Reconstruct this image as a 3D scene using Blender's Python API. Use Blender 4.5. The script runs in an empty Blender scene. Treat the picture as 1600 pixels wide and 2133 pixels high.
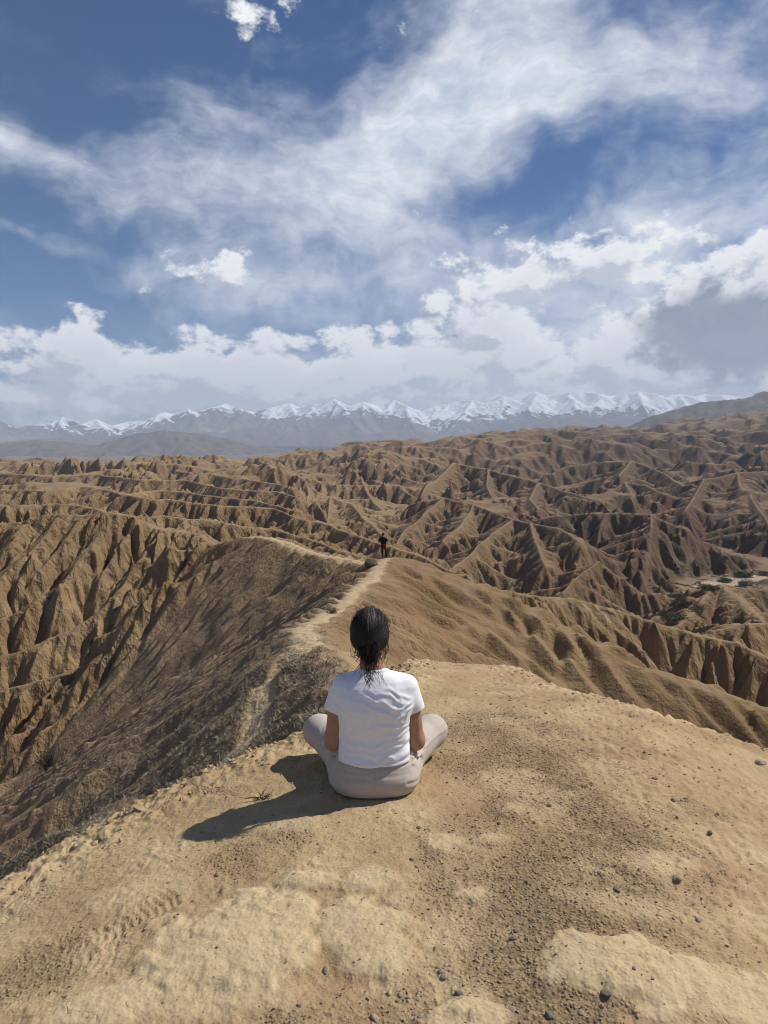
import bpy, bmesh, math, random
import numpy as np
from mathutils import Vector, Matrix

random.seed(7)
RNG = np.random.default_rng(11)
R = math.radians
scene = bpy.context.scene
col = scene.collection

# ------------------------------------------------------------------ camera
CAM_Z = 1.6
F_PX = 1479.0                    # focal length in pixels of a 1600 x 2133 frame
PITCH = math.atan(136.0 / F_PX)  # looking slightly down
cam_data = bpy.data.cameras.new("camera")
cam = bpy.data.objects.new("camera", cam_data)
col.objects.link(cam)
cam.location = (0, 0, CAM_Z)
cam.rotation_euler = (math.pi / 2 - PITCH, 0, 0)
cam_data.sensor_fit = 'VERTICAL'
cam_data.sensor_height = 36.0
cam_data.lens = 36.0 * F_PX / 2133.0
cam_data.clip_start = 0.05
cam_data.clip_end = 80000
scene.camera = cam

# ------------------------------------------------------------------ render
scene.render.engine = 'CYCLES'
scene.cycles.use_denoising = True
scene.cycles.filter_width = 1.0
scene.cycles.max_bounces = 5
scene.cycles.diffuse_bounces = 3
scene.cycles.glossy_bounces = 2
scene.cycles.transmission_bounces = 2
scene.cycles.volume_bounces = 1
scene.cycles.use_adaptive_sampling = True
scene.cycles.adaptive_threshold = 0.006
scene.view_settings.view_transform = 'Standard'
scene.view_settings.look = 'None'
scene.view_settings.gamma = 1.0
scene.view_settings.use_curve_mapping = False
scene.view_settings.exposure = 0.10

# ------------------------------------------------------------------ sun + sky
SUN_AZ = R(67)       # clockwise from the viewing direction (+Y)
SUN_EL = R(48)
SUN_DIR = Vector((math.sin(SUN_AZ) * math.cos(SUN_EL), math.cos(SUN_AZ) * math.cos(SUN_EL), math.sin(SUN_EL)))
sl = bpy.data.lights.new("sun", 'SUN')
sl.energy = 4.8
sl.angle = R(0.53)
sl.color = (1.0, 0.95, 0.87)
sun = bpy.data.objects.new("sun", sl)
col.objects.link(sun)
sun.rotation_euler = SUN_DIR.to_track_quat('Z', 'Y').to_euler()
sun.location = (60, 40, 80)


class NT:
    """small helper around a node tree"""
    def __init__(self, tree):
        self.t = tree
        self.n = tree.nodes
        self.l = tree.links

    def node(self, typ, **kw):
        n = self.n.new(typ)
        for k, v in kw.items():
            setattr(n, k, v)
        return n

    def put(self, sock, v):
        if hasattr(v, 'is_output') or isinstance(v, bpy.types.NodeSocket):
            self.l.new(v, sock)
        elif v is not None:
            sock.default_value = v

    def math(self, op, a, b=None, c=None, clamp=False):
        n = self.node('ShaderNodeMath', operation=op)
        n.use_clamp = clamp
        self.put(n.inputs[0], a)
        if b is not None: self.put(n.inputs[1], b)
        if c is not None: self.put(n.inputs[2], c)
        return n.outputs[0]

    def vec(self, op, a, b=None, s=None):
        n = self.node('ShaderNodeVectorMath', operation=op)
        self.put(n.inputs[0], a)
        if b is not None: self.put(n.inputs[1], b)
        if s is not None: self.put(n.inputs['Scale'], s)
        return n.outputs['Value'] if op in ('LENGTH', 'DOT_PRODUCT', 'DISTANCE') else n.outputs[0]

    def noise(self, vec, scale, detail=4, rough=0.55, dist=0.0, color=False, dims='3D', lac=2.0):
        n = self.node('ShaderNodeTexNoise', noise_dimensions=dims)
        if vec is not None: self.put(n.inputs['Vector'], vec)
        n.inputs['Scale'].default_value = scale
        n.inputs['Detail'].default_value = detail
        n.inputs['Roughness'].default_value = rough
        n.inputs['Lacunarity'].default_value = lac
        n.inputs['Distortion'].default_value = dist
        return n.outputs['Color'] if color else n.outputs[0]

    def smooth(self, v, a, b, lo=0.0, hi=1.0):
        n = self.node('ShaderNodeMapRange', interpolation_type='SMOOTHSTEP')
        self.put(n.inputs['Value'], v)
        n.inputs['From Min'].default_value = a
        n.inputs['From Max'].default_value = b
        n.inputs['To Min'].default_value = lo
        n.inputs['To Max'].default_value = hi
        return n.outputs[0]

    def mix(self, f, a, b, blend='MIX'):
        n = self.node('ShaderNodeMix', data_type='RGBA', blend_type=blend)
        n.clamp_factor = True
        self.put(n.inputs[0], f)
        self.put(n.inputs[6], a if not isinstance(a, tuple) else (*a[:3], 1))
        self.put(n.inputs[7], b if not isinstance(b, tuple) else (*b[:3], 1))
        return n.outputs[2]


def px_angles(u, v):
    """azimuth and elevation (radians) of a direction given on the photograph"""
    x = (u - 800) / F_PX
    y = -(v - 1066.5) / F_PX
    Y = math.cos(PITCH) + y * math.sin(PITCH)
    Z = -math.sin(PITCH) + y * math.cos(PITCH)
    return math.atan2(x, Y), math.atan2(Z, math.hypot(x, Y))


world = bpy.data.worlds.new("World")
scene.world = world
world.use_nodes = True
W = NT(world.node_tree)
W.n.clear()
sky = W.node('ShaderNodeTexSky', sky_type='NISHITA')
sky.sun_disc = False
sky.sun_elevation = SUN_EL
sky.sun_rotation = SUN_AZ
sky.altitude = 2000
sky.air_density = 1.0
sky.dust_density = 0.6
sky.ozone_density = 2.0
tc = W.node('ShaderNodeTexCoord')
gen = tc.outputs['Generated']
sep = W.node('ShaderNodeSeparateXYZ')
W.put(sep.inputs[0], gen)
az = W.math('ARCTAN2', sep.outputs[0], sep.outputs[1])
el = W.math('ARCSINE', sep.outputs[2])
cmb = W.node('ShaderNodeCombineXYZ')
W.put(cmb.inputs[0], az); W.put(cmb.inputs[1], el)
AE = cmb.outputs[0]                      # cloud map coordinates: azimuth, elevation


def blob_sum(P, blobs):
    """sum of soft elliptical cloud banks; each (u, v, half width, half height, angle, weight) given in photo pixels"""
    acc = None
    for (u, v, su, sv, ang, wgt) in blobs:
        a, e = px_angles(u, v)
        m = W.node('ShaderNodeMapping', vector_type='TEXTURE')
        W.put(m.inputs['Vector'], P)
        m.inputs['Location'].default_value = (a, e, 0)
        m.inputs['Rotation'].default_value = (0, 0, R(ang))
        m.inputs['Scale'].default_value = (su / F_PX, sv / F_PX, 1)
        L2 = W.vec('DOT_PRODUCT', m.outputs[0], m.outputs[0])
        g = W.math('EXPONENT', W.math('MULTIPLY', L2, -1.0))
        acc = W.math('MULTIPLY', g, wgt) if acc is None else W.math('MULTIPLY_ADD', g, wgt, acc)
    return acc


# --- thin high cloud: one wide veil with streaks
warp1 = W.vec('SUBTRACT', W.noise(gen, 3.2, 4, 0.6, color=True), (0.5, 0.5, 0.5))
warp2 = W.vec('SUBTRACT', W.noise(gen, 11.0, 4, 0.6, color=True), (0.5, 0.5, 0.5))
P1 = W.vec('ADD', AE, W.vec('SCALE', warp1, s=0.30))
P1 = W.vec('ADD', P1, W.vec('SCALE', warp2, s=0.07))
veil_blobs = [
    (120, 340, 420, 85, -6, 0.62), (520, 330, 330, 110, 8, 0.42), (760, 400, 300, 170, 20, 0.62),
    (960, 220, 300, 120, 38, 0.55), (1080, 60, 190, 170, 60, 0.62), (1260, 250, 300, 100, 15, 0.5),
    (1500, 260, 300, 220, 0, 0.26), (500, 500, 180, 38, 12, 0.35), (1120, 610, 420, 90, 4, 0.45),
    (1450, 590, 330, 110, 0, 0.6), (100, 570, 300, 26, 4, 0.4), (1480, 430, 250, 60, 8, 0.25), (640, 600, 260, 70, 0, 0.3),
    (180, 110, 400, 130, 8, -0.40), (1110, 445, 230, 40, 8, -0.30), (70, 480, 230, 40, 2, -0.5),
    (200, 630, 260, 50, 0, -0.35), (1290, 110, 130, 60, 20, -0.25), (760, 60, 120, 110, 50, -0.25),
]
vm = blob_sum(P1, veil_blobs)
st = W.node('ShaderNodeMapping')
W.put(st.inputs['Vector'], AE)
st.inputs['Rotation'].default_value = (0, 0, R(-22))
st.inputs['Scale'].default_value = (2.6, 8.0, 1)
stv = W.vec('ADD', st.outputs[0], W.vec('SCALE', warp1, s=1.4))
streak = W.noise(stv, 1.6, 8, 0.62)
puff = W.noise(gen, 6.5, 8, 0.6, dist=0.4)
fine = W.noise(gen, 26.0, 6, 0.6, dist=0.3)
vd = W.math('ADD', vm, W.math('MULTIPLY', W.math('SUBTRACT', streak, 0.5), 2.4))
vd = W.math('ADD', vd, W.math('MULTIPLY', W.math('SUBTRACT', puff, 0.5), 1.25))
vd = W.math('ADD', vd, W.math('MULTIPLY', W.math('SUBTRACT', fine, 0.5), 0.5))
veil = W.math('MULTIPLY', W.smooth(vd, -0.22, 1.62), 0.95)

# --- heaped clouds: a bank above the horizon and a few single heaps
cwarp = W.vec('SCALE', warp2, s=0.05)
P2 = W.vec('ADD', AE, cwarp)
heap_blobs = [
    (120, 850, 300, 70, 0, 0.6), (350, 770, 400, 55, -6, 0.62), (60, 705, 160, 60, -10, 0.5), (390, 690, 90, 22, -8, 0.55),
    (600, 785, 420, 55, 0, 0.55), (900, 770, 400, 75, 0, 0.62), (1300, 760, 400, 90, 0, 0.62), (980, 640, 110, 70, 0, 0.48),
    (1120, 560, 170, 70, 14, 0.62), (1300, 520, 120, 40, 10, 0.5), (1540, 650, 190, 120, 12, 1.0), (1480, 560, 250, 60, 0, 0.45),
    (460, 565, 110, 50, 10, 0.62), (260, 620, 120, 30, 25, 0.5), (155, 635, 34, 20, 0, 0.55), (620, 700, 90, 25, 0, 0.5), (830, 680, 60, 28, 0, 0.45),
    (610, 30, 80, 40, 0, 0.62), (490, 60, 50, 65, 20, 0.50), (935, 545, 50, 30, 0, 0.45), (1040, 685, 60, 22, 0, 0.5),
    (850, 835, 900, 40, 0, 0.45), (200, 650, 900, 60, 0, -0.2), (800, 250, 1300, 330, 0, -0.22),
]


def heap_density(offset):
    P = W.vec('ADD', P2, offset) if offset else P2
    G = W.vec('ADD', gen, (offset[0], 0.0, offset[1] * 0.9)) if offset else gen
    s = blob_sum(P, heap_blobs)
    q = W.node('ShaderNodeMapping'); W.put(q.inputs['Vector'], G); q.inputs['Scale'].default_value = (1.0, 1.0, 1.55)
    G = q.outputs[0]
    b = W.noise(G, 14.0, 11, 0.62, dist=0.15)
    f = W.noise(G, 38.0, 5, 0.6)
    s = W.math('ADD', s, W.math('MULTIPLY', W.math('SUBTRACT', f, 0.5), 0.55))
    return W.math('ADD', s, W.math('MULTIPLY', W.math('SUBTRACT', b, 0.5), 2.6))


hd = heap_density(None)
hs = heap_density((0.016, 0.020, 0.0))
heap = W.smooth(hd, 0.34, 0.68)
lit = W.smooth(W.math('SUBTRACT', hd, hs), -0.26, 0.20)
thick = W.smooth(hd, 0.45, 1.35)
lowdark = W.smooth(el, 0.03, 0.16)

skycol = W.node('ShaderNodeHueSaturation')
skycol.inputs['Hue'].default_value = 0.507
skycol.inputs['Saturation'].default_value = 1.62
skycol.inputs['Value'].default_value = 0.60
W.put(skycol.inputs['Color'], sky.outputs[0])
veilcol = W.mix(W.smooth(W.noise(stv, 3.1, 7, 0.66), 0.30, 0.70), (5.6, 6.3, 7.5), (9.6, 9.8, 10.0))
c1 = W.mix(veil, skycol.outputs[0], veilcol)
heapcol = W.mix(lit, (5.7, 6.1, 6.8), (10.4, 10.4, 10.3))
dark = blob_sum(P2, [(1560, 690, 180, 90, 8, 2.3), (1470, 660, 60, 40, 0, 0.6), (1290, 660, 70, 26, 0, 0.6), (1030, 685, 60, 22, 0, 0.7), (640, 715, 110, 22, 0, 0.5), (960, 812, 460, 26, 0, 0.28)])
heapcol = W.mix(W.math('MULTIPLY', thick, 0.22), heapcol, (3.4, 3.8, 4.5))
dark = W.math('ADD', dark, W.math('MULTIPLY', W.math('SUBTRACT', puff, 0.5), 2.6))
dark = W.math('ADD', dark, W.math('MULTIPLY', W.math('SUBTRACT', fine, 0.5), 1.5))
dark = W.smooth(W.math('SUBTRACT', dark, W.math('MULTIPLY', lit, 0.35)), 0.45, 1.35)
heapcol = W.mix(W.math('MULTIPLY', dark, 0.86), heapcol, (1.45, 1.85, 2.6))
c2 = W.mix(W.math('MULTIPLY', heap, 0.93), c1, heapcol)
bg = W.node('ShaderNodeBackground')
bg.inputs['Strength'].default_value = 0.1
W.put(bg.inputs['Color'], c2)
wo = W.node('ShaderNodeOutputWorld')
W.l.new(bg.outputs[0], wo.inputs['Surface'])
world.cycles.sampling_method = 'MANUAL'
world.cycles.sample_map_resolution = 512


# ------------------------------------------------------------------ object helpers
def tag(o, label=None, cat=None, group=None, kind=None):
    if label: o['label'] = label
    if cat: o['category'] = cat
    if group: o['group'] = group
    if kind: o['kind'] = kind
    return o


def mesh_from(name, verts, faces, mat=None, parent=None, smooth=True):
    """verts (n,3) array; faces: (m,3) or (m,4) int array or list of those arrays"""
    me = bpy.data.meshes.new(name)
    verts = np.ascontiguousarray(verts, dtype=np.float32)
    if not isinstance(faces, (list, tuple)): faces = [faces]
    faces = [np.asarray(f, dtype=np.int32) for f in faces if len(f)]
    me.vertices.add(len(verts))
    me.vertices.foreach_set('co', verts.ravel())
    loops = np.concatenate([f.ravel() for f in faces])
    sizes = np.concatenate([np.full(len(f), f.shape[1], np.int32) for f in faces])
    starts = np.concatenate([[0], np.cumsum(sizes)[:-1]]).astype(np.int32)
    me.loops.add(len(loops))
    me.loops.foreach_set('vertex_index', loops)
    me.polygons.add(len(sizes))
    me.polygons.foreach_set('loop_start', starts)
    me.polygons.foreach_set('loop_total', sizes)
    me.polygons.foreach_set('use_smooth', np.full(len(sizes), smooth, dtype=bool))
    me.update(calc_edges=True)
    if mat: me.materials.append(mat)
    o = bpy.data.objects.new(name, me)
    col.objects.link(o)
    if parent: o.parent = parent
    return o


def set_attr(o, name, vals):
    a = o.data.attributes.new(name, 'FLOAT', 'POINT')
    a.data.foreach_set('value', np.ascontiguousarray(vals, dtype=np.float32))


# ------------------------------------------------------------------ noise in numpy
def _hash(ix, iy, seed):
    h = (ix.astype(np.int64) * 374761393 + iy.astype(np.int64) * 668265263 + seed * 144269504) & 0xFFFFFFFF
    h = ((h ^ (h >> 13)) * 1274126177) & 0xFFFFFFFF
    h = h ^ (h >> 16)
    return h


def gnoise(x, y, seed=0):
    """2-D gradient noise, about -1..1"""
    ix = np.floor(x); iy = np.floor(y)
    fx = (x - ix).astype(np.float32); fy = (y - iy).astype(np.float32)
    ix = ix.astype(np.int64); iy = iy.astype(np.int64)
    u = fx * fx * fx * (fx * (fx * 6 - 15) + 10)
    v = fy * fy * fy * (fy * (fy * 6 - 15) + 10)

    def g(dx, dy):
        a = (_hash(ix + dx, iy + dy, seed) & 1023).astype(np.int32)
        return _COS[a] * (fx - dx) + _SIN[a] * (fy - dy)
    n0 = g(0, 0); n1 = g(1, 0); n2 = g(0, 1); n3 = g(1, 1)
    a = n0 + u * (n1 - n0)
    b = n2 + u * (n3 - n2)
    return (a + v * (b - a)) * 1.5


_ang = np.arange(1024) * (2 * np.pi / 1024)
_COS = np.cos(_ang).astype(np.float32); _SIN = np.sin(_ang).astype(np.float32)


def fbm(x, y, octaves=4, gain=0.5, lac=2.03, seed=0):
    s = 0; a = 1.0; t = 0.0
    for o in range(octaves):
        s = s + a * gnoise(x, y, seed + o * 17)
        t += a
        a *= gain
        x = x * lac + 13.7; y = y * lac - 7.3
    return s / t


def sstep(a, b, v):
    t = np.clip((v - a) / (b - a), 0, 1)
    return t * t * (3 - 2 * t)


def gullies(x, y, dx, dy, seed):
    """stripes running along (dx, dy): returns normalised cosine and sine of a locally coherent phase"""
    px, py = -dy, dx                                 # across the slope
    ix = np.floor(x); iy = np.floor(y)
    fx = (x - ix).astype(np.float32); fy = (y - iy).astype(np.float32)
    ix = ix.astype(np.int64); iy = iy.astype(np.int64)
    c = np.zeros(x.shape, np.float32); s = np.zeros(x.shape, np.float32)
    for i in (-1, 0, 1, 2):
        for j in (-1, 0, 1, 2):
            h = _hash(ix + i, iy + j, seed)
            qx = fx - i - (((h & 1023).astype(np.float32)) / 1023.0 - 0.5) * 0.9
            qy = fy - j - ((((h >> 10) & 1023).astype(np.float32)) / 1023.0 - 0.5) * 0.9
            w = np.exp(-2.2 * (qx * qx + qy * qy))
            ph = (qx * px + qy * py) * np.float32(2 * np.pi)
            c += np.cos(ph) * w
            s += np.sin(ph) * w
    m = np.sqrt(c * c + s * s) + 1e-6
    k = np.minimum(1.0, m * 1.6)
    return c / m * k, s / m * k


# ------------------------------------------------------------------ photo geometry -> world points
def ray(u, v):
    x = (u - 800) / F_PX
    y = -(v - 1066.5) / F_PX
    return np.array([x, math.cos(PITCH) + y * math.sin(PITCH), -math.sin(PITCH) + y * math.cos(PITCH)])


def at_depth(u, v, Y):
    d = ray(u, v)
    return np.array([0, 0, CAM_Z]) + d * (Y / d[1])


def at_height(u, v, z):
    d = ray(u, v)
    return np.array([0, 0, CAM_Z]) + d * ((z - CAM_Z) / d[2])


# ------------------------------------------------------------------ terrain: ridge network
def chain(pts):
    """crest line from (u, v, distance) triples"""
    return np.array([at_depth(*p) for p in pts])


SEGS = []          # ax ay az bx by bz slopeL slopeR width


def ridge(P, sl=0.85, sr=0.85, w=1.0, w2=None):
    """tent along the crest; sl on the left of the walking direction, sr on the right"""
    n = len(P) - 1
    for i in range(n):
        SEGS.append((P[i], P[i + 1], sl, sr, w if w2 is None else w + (w2 - w) * i / max(1, n - 1)))


# the trail ridge from the summit to the standing person and on to the left
main = np.array([
    (0.5, 7.0, -2.0), (-0.2, 10.5, -2.75), (-0.7, 13.5, -3.0), (-1.3, 16.0, -3.15), (-2.0, 19.5, -3.85), (-2.7, 23.0, -4.35),
    tuple(at_depth(668, 1288, 27)), tuple(at_depth(702, 1268, 31)), tuple(at_depth(755, 1216, 39)), tuple(at_depth(802, 1183, 48))])
ridge(main[:6], 0.86, 0.62, 0.8)
ridge(main[5:], 0.84, 0.60, 0.9)
main2 = chain([(802, 1183, 48), (740, 1167, 56), (680, 1156, 62), (640, 1146, 67), (595, 1128, 72), (560, 1118, 76), (525, 1117, 80)])
ridge(main2, 0.84, 0.72, 0.9)
main3 = chain([(525, 1117, 80), (490, 1126, 84), (455, 1140, 88), (420, 1113, 95), (380, 1108, 98), (320, 1098, 100), (270, 1075, 101), (222, 1066, 102),
               (180, 1072, 104), (100, 1072, 107), (50, 1085, 109), (0, 1092, 111), (-150, 1080, 116), (-400, 1070, 125), (-800, 1060, 140)])
NMAIN = len(SEGS)
ridge(main3, 0.80, 0.85, 1.0)
NSM0 = len(SEGS)


def on_wall(pts, proud):
    """spur crest lying a little proud of the steep wall under the left crest"""
    out = []
    for (u, v), pr in zip(pts, proud):
        d = ray(u, v); k_ = d[2] / d[1]
        Y_ = (CAM_Z + 8 + 0.80 * 102 - pr) / (0.80 - k_)
        out.append(at_depth(u, v, Y_))
    return np.array(out)


# spurs of the left ridge coming down towards the viewer
ridge(on_wall([(450, 1150), (435, 1195), (390, 1255), (320, 1318), (230, 1365), (120, 1408), (0, 1442), (-160, 1480), (-400, 1540)], (1, 4, 6, 7.5, 8.5, 9, 9.5, 10, 10)), 1.15, 1.6, 0.7)
ridge(on_wall([(335, 1105), (300, 1165), (240, 1240), (160, 1305), (60, 1352), (-80, 1390)], (.5, 2.5, 4, 4.5, 5, 5)), 1.1, 1.2, 0.6)
ridge(on_wall([(222, 1072), (190, 1140), (130, 1215), (40, 1275), (-100, 1330)], (.5, 2.5, 4, 4.5, 5)), 1.1, 1.2, 0.6)
ridge(on_wall([(120, 1080), (70, 1145), (-10, 1210), (-150, 1270)], (.5, 2.5, 4, 4)), 1.0, 1.2, 0.6)
ridge(on_wall([(400, 1112), (385, 1150), (345, 1200)], (.3, 2, 2.5)), 1.1, 1.2, 0.5)
ridge(on_wall([(275, 1088), (255, 1130), (215, 1185)], (.3, 2, 2.5)), 1.1, 1.2, 0.5)
ridge(on_wall([(170, 1078), (140, 1125), (85, 1185)], (.3, 2, 2.5)), 1.1, 1.2, 0.5)
ridge(on_wall([(50, 1092), (20, 1140), (-40, 1190)], (.3, 2, 2.5)), 1.1, 1.2, 0.5)
NSM1 = len(SEGS)
# scrubby rib below the knob, on the left
ridge(np.array([(-2.7, 23.0, -4.6), (-6.0, 22.8, -7.2), (-10.0, 23.2, -10.3), (-15.0, 24.2, -13.6), (-24.0, 26.5, -19.5)]), 0.72, 0.8, 1.6)
ridge(np.array([(-1.0, 14.0, -3.1), (-4.5, 14.2, -5.8), (-9.0, 15.0, -9.4), (-16.0, 17.0, -15.0)]), 0.75, 0.75, 1.4)
# right-hand spur of the standing person's hill
NSPUR0 = len(SEGS)
ridge(chain([(850, 1190, 47.5), (905, 1201, 46.5), (950, 1214, 46), (1000, 1228, 45), (1045, 1243, 44), (1110, 1275, 42.5), (1180, 1311, 41), (1240, 1342, 40),
             (1290, 1374, 39), (1380, 1405, 38.5), (1480, 1432, 38), (1600, 1478, 37), (1760, 1545, 36), (2000, 1640, 36)]), 0.9, 0.66, 1.6)
NSPUR1 = len(SEGS)
# fluted ridge behind it
ridge(chain([(940, 1200, 66), (1000, 1226, 75), (1060, 1232, 80), (1110, 1240, 84), (1190, 1246, 88), (1290, 1272, 90), (1400, 1308, 88), (1530, 1336, 85), (1600, 1372, 82), (1750, 1440, 78), (2000, 1530, 76)]), 0.8, 0.95, 0.8)
ridge(chain([(1450, 1335, 130), (1500, 1312, 128), (1560, 1297, 128), (1640, 1300, 130), (1760, 1330, 130)]), 0.8, 0.9, 1.5)
# promontory beside the dry valley
ridge(chain([(1410, 1305, 185), (1445, 1270, 200), (1478, 1232, 215), (1500, 1215, 228), (1550, 1226, 240), (1640, 1215, 260), (1800, 1200, 300)]), 0.8, 1.0, 1.2)
ridge(chain([(1500, 1215, 228), (1560, 1270, 190), (1620, 1320, 165)]), 0.9, 0.9, 1.0)

MID = [
    # pyramids across the valley
    ([(1160, 1232, 235), (1205, 1195, 250), (1250, 1160, 268), (1300, 1154, 285), (1345, 1150, 300), (1348, 1110, 340), (1350, 1070, 385)], .85, .9),
    ([(1120, 1082, 420), (1180, 1072, 412), (1230, 1066, 402), (1290, 1068, 394), (1350, 1070, 385), (1440, 1100, 372), (1500, 1135, 345), (1548, 1175, 318)], .8, .9),
    ([(1300, 1154, 285), (1335, 1188, 262), (1365, 1210, 255)], .9, .9),
    ([(1440, 1100, 372), (1430, 1150, 320), (1440, 1195, 290)], .9, .9),
    ([(820, 1085, 470), (850, 1050, 455), (922, 1037, 440), (975, 1050, 415), (1060, 1081, 365), (1105, 1088, 345), (1150, 1097, 330), (1200, 1130, 300), (1245, 1162, 275)], .85, .95),
    ([(1060, 1081, 365), (1022, 1113, 332), (990, 1145, 308), (962, 1172, 288), (940, 1195, 272)], .95, .95),
    ([(1105, 1088, 345), (1110, 1130, 310), (1130, 1180, 275)], .95, .95),
    ([(922, 1037, 440), (890, 1075, 400), (850, 1105, 370), (815, 1150, 330)], .9, .95),
    ([(975, 1050, 415), (960, 1090, 380), (930, 1130, 340)], .95, .95),
    ([(860, 1010, 760), (935, 964, 800), (980, 970, 775), (1025, 976, 745), (1080, 990, 700), (1125, 1004, 655), (1180, 1022, 605), (1240, 1042, 560)], .85, .95),
    ([(935, 964, 800), (905, 1000, 700), (880, 1030, 630)], .9, .9),
    ([(1025, 976, 745), (1020, 1010, 660), (1040, 1050, 570)], .9, .9),
    ([(1125, 1004, 655), (1110, 1040, 570), (1130, 1060, 520)], .9, .9),
    ([(1240, 1045, 600), (1275, 1020, 640), (1302, 1002, 668), (1350, 1010, 640), (1400, 1037, 570)], .8, .9),
    ([(1302, 1002, 668), (1320, 1040, 570)], .9, .9),
    ([(1140, 985, 900), (1180, 974, 930), (1250, 962, 940), (1320, 958, 930), (1380, 984, 850), (1425, 1012, 760)], .8, .9),
    ([(1320, 958, 930), (1290, 990, 800)], .9, .9),
    ([(1430, 1062, 500), (1455, 1030, 560), (1475, 998, 640), (1540, 985, 680), (1600, 980, 710), (1720, 975, 740)], .8, .9),
    ([(1540, 985, 680), (1560, 1040, 540), (1590, 1090, 440)], .9, .9),
    ([(1600, 1100, 420), (1660, 1060, 470), (1740, 1040, 520)], .9, .9),
    ([(620, 1068, 440), (660, 1048, 468), (703, 1035, 490), (730, 1050, 455), (752, 1070, 420), (790, 1112, 362)], .85, .9),
    ([(703, 1035, 490), (692, 1085, 405), (680, 1110, 365)], .9, .9),
    ([(520, 990, 860), (580, 983, 850), (640, 1000, 745), (700, 988, 790), (745, 985, 800), (800, 1008, 715), (850, 1032, 640)], .8, .9),
    ([(640, 1000, 745), (650, 1030, 620), (640, 1050, 550)], .9, .9),
    ([(745, 985, 800), (760, 1020, 660), (790, 1060, 540)], .9, .9),
    # lower fluted steps on the left
    ([(-200, 1050, 200), (0, 1053, 205), (70, 1050, 212), (130, 1049, 216), (200, 1060, 200), (250, 1078, 178), (350, 1072, 182), (470, 1090, 178), (560, 1101, 182), (640, 1120, 172), (720, 1150, 150), (800, 1178, 135)], .7, .95),
    ([(260, 1030, 330), (330, 1040, 318), (450, 1052, 305), (560, 1058, 310), (640, 1082, 282), (700, 1100, 262), (760, 1122, 246), (850, 1150, 225), (930, 1185, 200)], .7, .95),
    ([(-300, 1010, 420), (0, 1018, 400), (110, 1022, 385), (180, 1012, 420), (260, 1030, 370), (330, 1020, 400), (430, 1030, 380), (520, 1040, 350), (600, 1060, 310)], .7, .95),
    ([(-300, 985, 620), (0, 984, 620), (100, 992, 580), (200, 988, 590), (300, 998, 540), (380, 1000, 530), (470, 1015, 470), (560, 1022, 445), (620, 1035, 410)], .7, .95),
    ([(-300, 968, 850), (0, 966, 880), (120, 972, 830), (230, 974, 820), (330, 980, 770), (430, 986, 720), (520, 998, 640), (590, 1010, 580)], .75, .95),
    ([(380, 975, 1000), (450, 962, 1080), (520, 960, 1120), (600, 945, 1300), (690, 940, 1400), (760, 935, 1500), (830, 940, 1400)], .7, .9),
]
for pts, a, b in MID:
    P = chain(pts)
    ridge(P, a * 1.08, b * 1.08, 0.5)
# short side ribs on the longer crests across the valley
for pts, a, b in MID:
    P = chain(pts)
    Y = P[:, 1].mean()
    L = np.cumsum(np.r_[0, np.hypot(*np.diff(P[:, :2], axis=0).T)])
    step = Y * 0.085
    s = step * 0.5
    k = 0
    while s < L[-1] - step * 0.3:
        i = min(len(L) - 2, np.searchsorted(L, s) - 1)
        t = (s - L[i]) / (L[i + 1] - L[i])
        c = P[i] + t * (P[i + 1] - P[i])
        d = (P[i + 1] - P[i])[:2]; d /= np.hypot(*d)
        for side in (1, -1):
            nrm = np.array([-d[1], d[0]]) * side + d * RNG.uniform(-0.5, 0.5)
            nrm /= np.hypot(*nrm)
            ln = Y * RNG.uniform(0.06, 0.14)
            bend = RNG.uniform(-0.35, 0.35)
            n2 = nrm + np.array([-nrm[1], nrm[0]]) * bend
            q1 = np.r_[c[:2] + nrm * ln * 0.5, c[2] - ln * 0.5 * RNG.uniform(0.36, 0.5)]
            q2 = np.r_[q1[:2] + n2 * ln * 0.6, q1[2] - ln * 0.6 * RNG.uniform(0.4, 0.6)]
            SEGS.append((c - [0, 0, 0.6], q1, .95, .95, .5)); SEGS.append((q1, q2, .95, .95, .5))
        s += step * RNG.uniform(0.7, 1.3)
        k += 1

# --- polar sheet: rings get wider with distance
rings = [np.array([0.008]), np.geomspace(0.3, 1.55, 16)[:-1], np.geomspace(1.55, 4.2, 200)[:-1], np.geomspace(4.2, 12, 140)[:-1], np.geomspace(12, 60, 240)[:-1],
         np.geomspace(60, 130, 200)[:-1], np.geomspace(130, 600, 340)[:-1], np.geomspace(600, 1800, 240)[:-1], np.geomspace(1800, 9500, 110)]
RR = np.concatenate(rings)
fan = np.linspace(-R(31), R(31), 710)
side_l = -R(31) - np.geomspace(R(0.2), R(149), 26)[::-1]
side_r = R(31) + np.geomspace(R(0.2), R(149), 26)
AA = np.concatenate([side_l, fan, side_r])
NA, NR = len(AA), len(RR)
rr, aa = np.meshgrid(RR, AA, indexing='ij')
X = (rr * np.sin(aa)).astype(np.float64)
Yg = (rr * np.cos(aa)).astype(np.float64)
spacing = np.gradient(RR)[:, None] * np.ones_like(aa)


def grad(H):
    """slope in x and y of a field on the polar sheet"""
    hr = np.gradient(H, axis=0) / np.gradient(RR)[:, None]
    ha = np.gradient(H, axis=1) / (np.gradient(AA)[None, :] * rr)
    return hr * np.sin(aa) + ha * np.cos(aa), hr * np.cos(aa) - ha * np.sin(aa)


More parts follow.
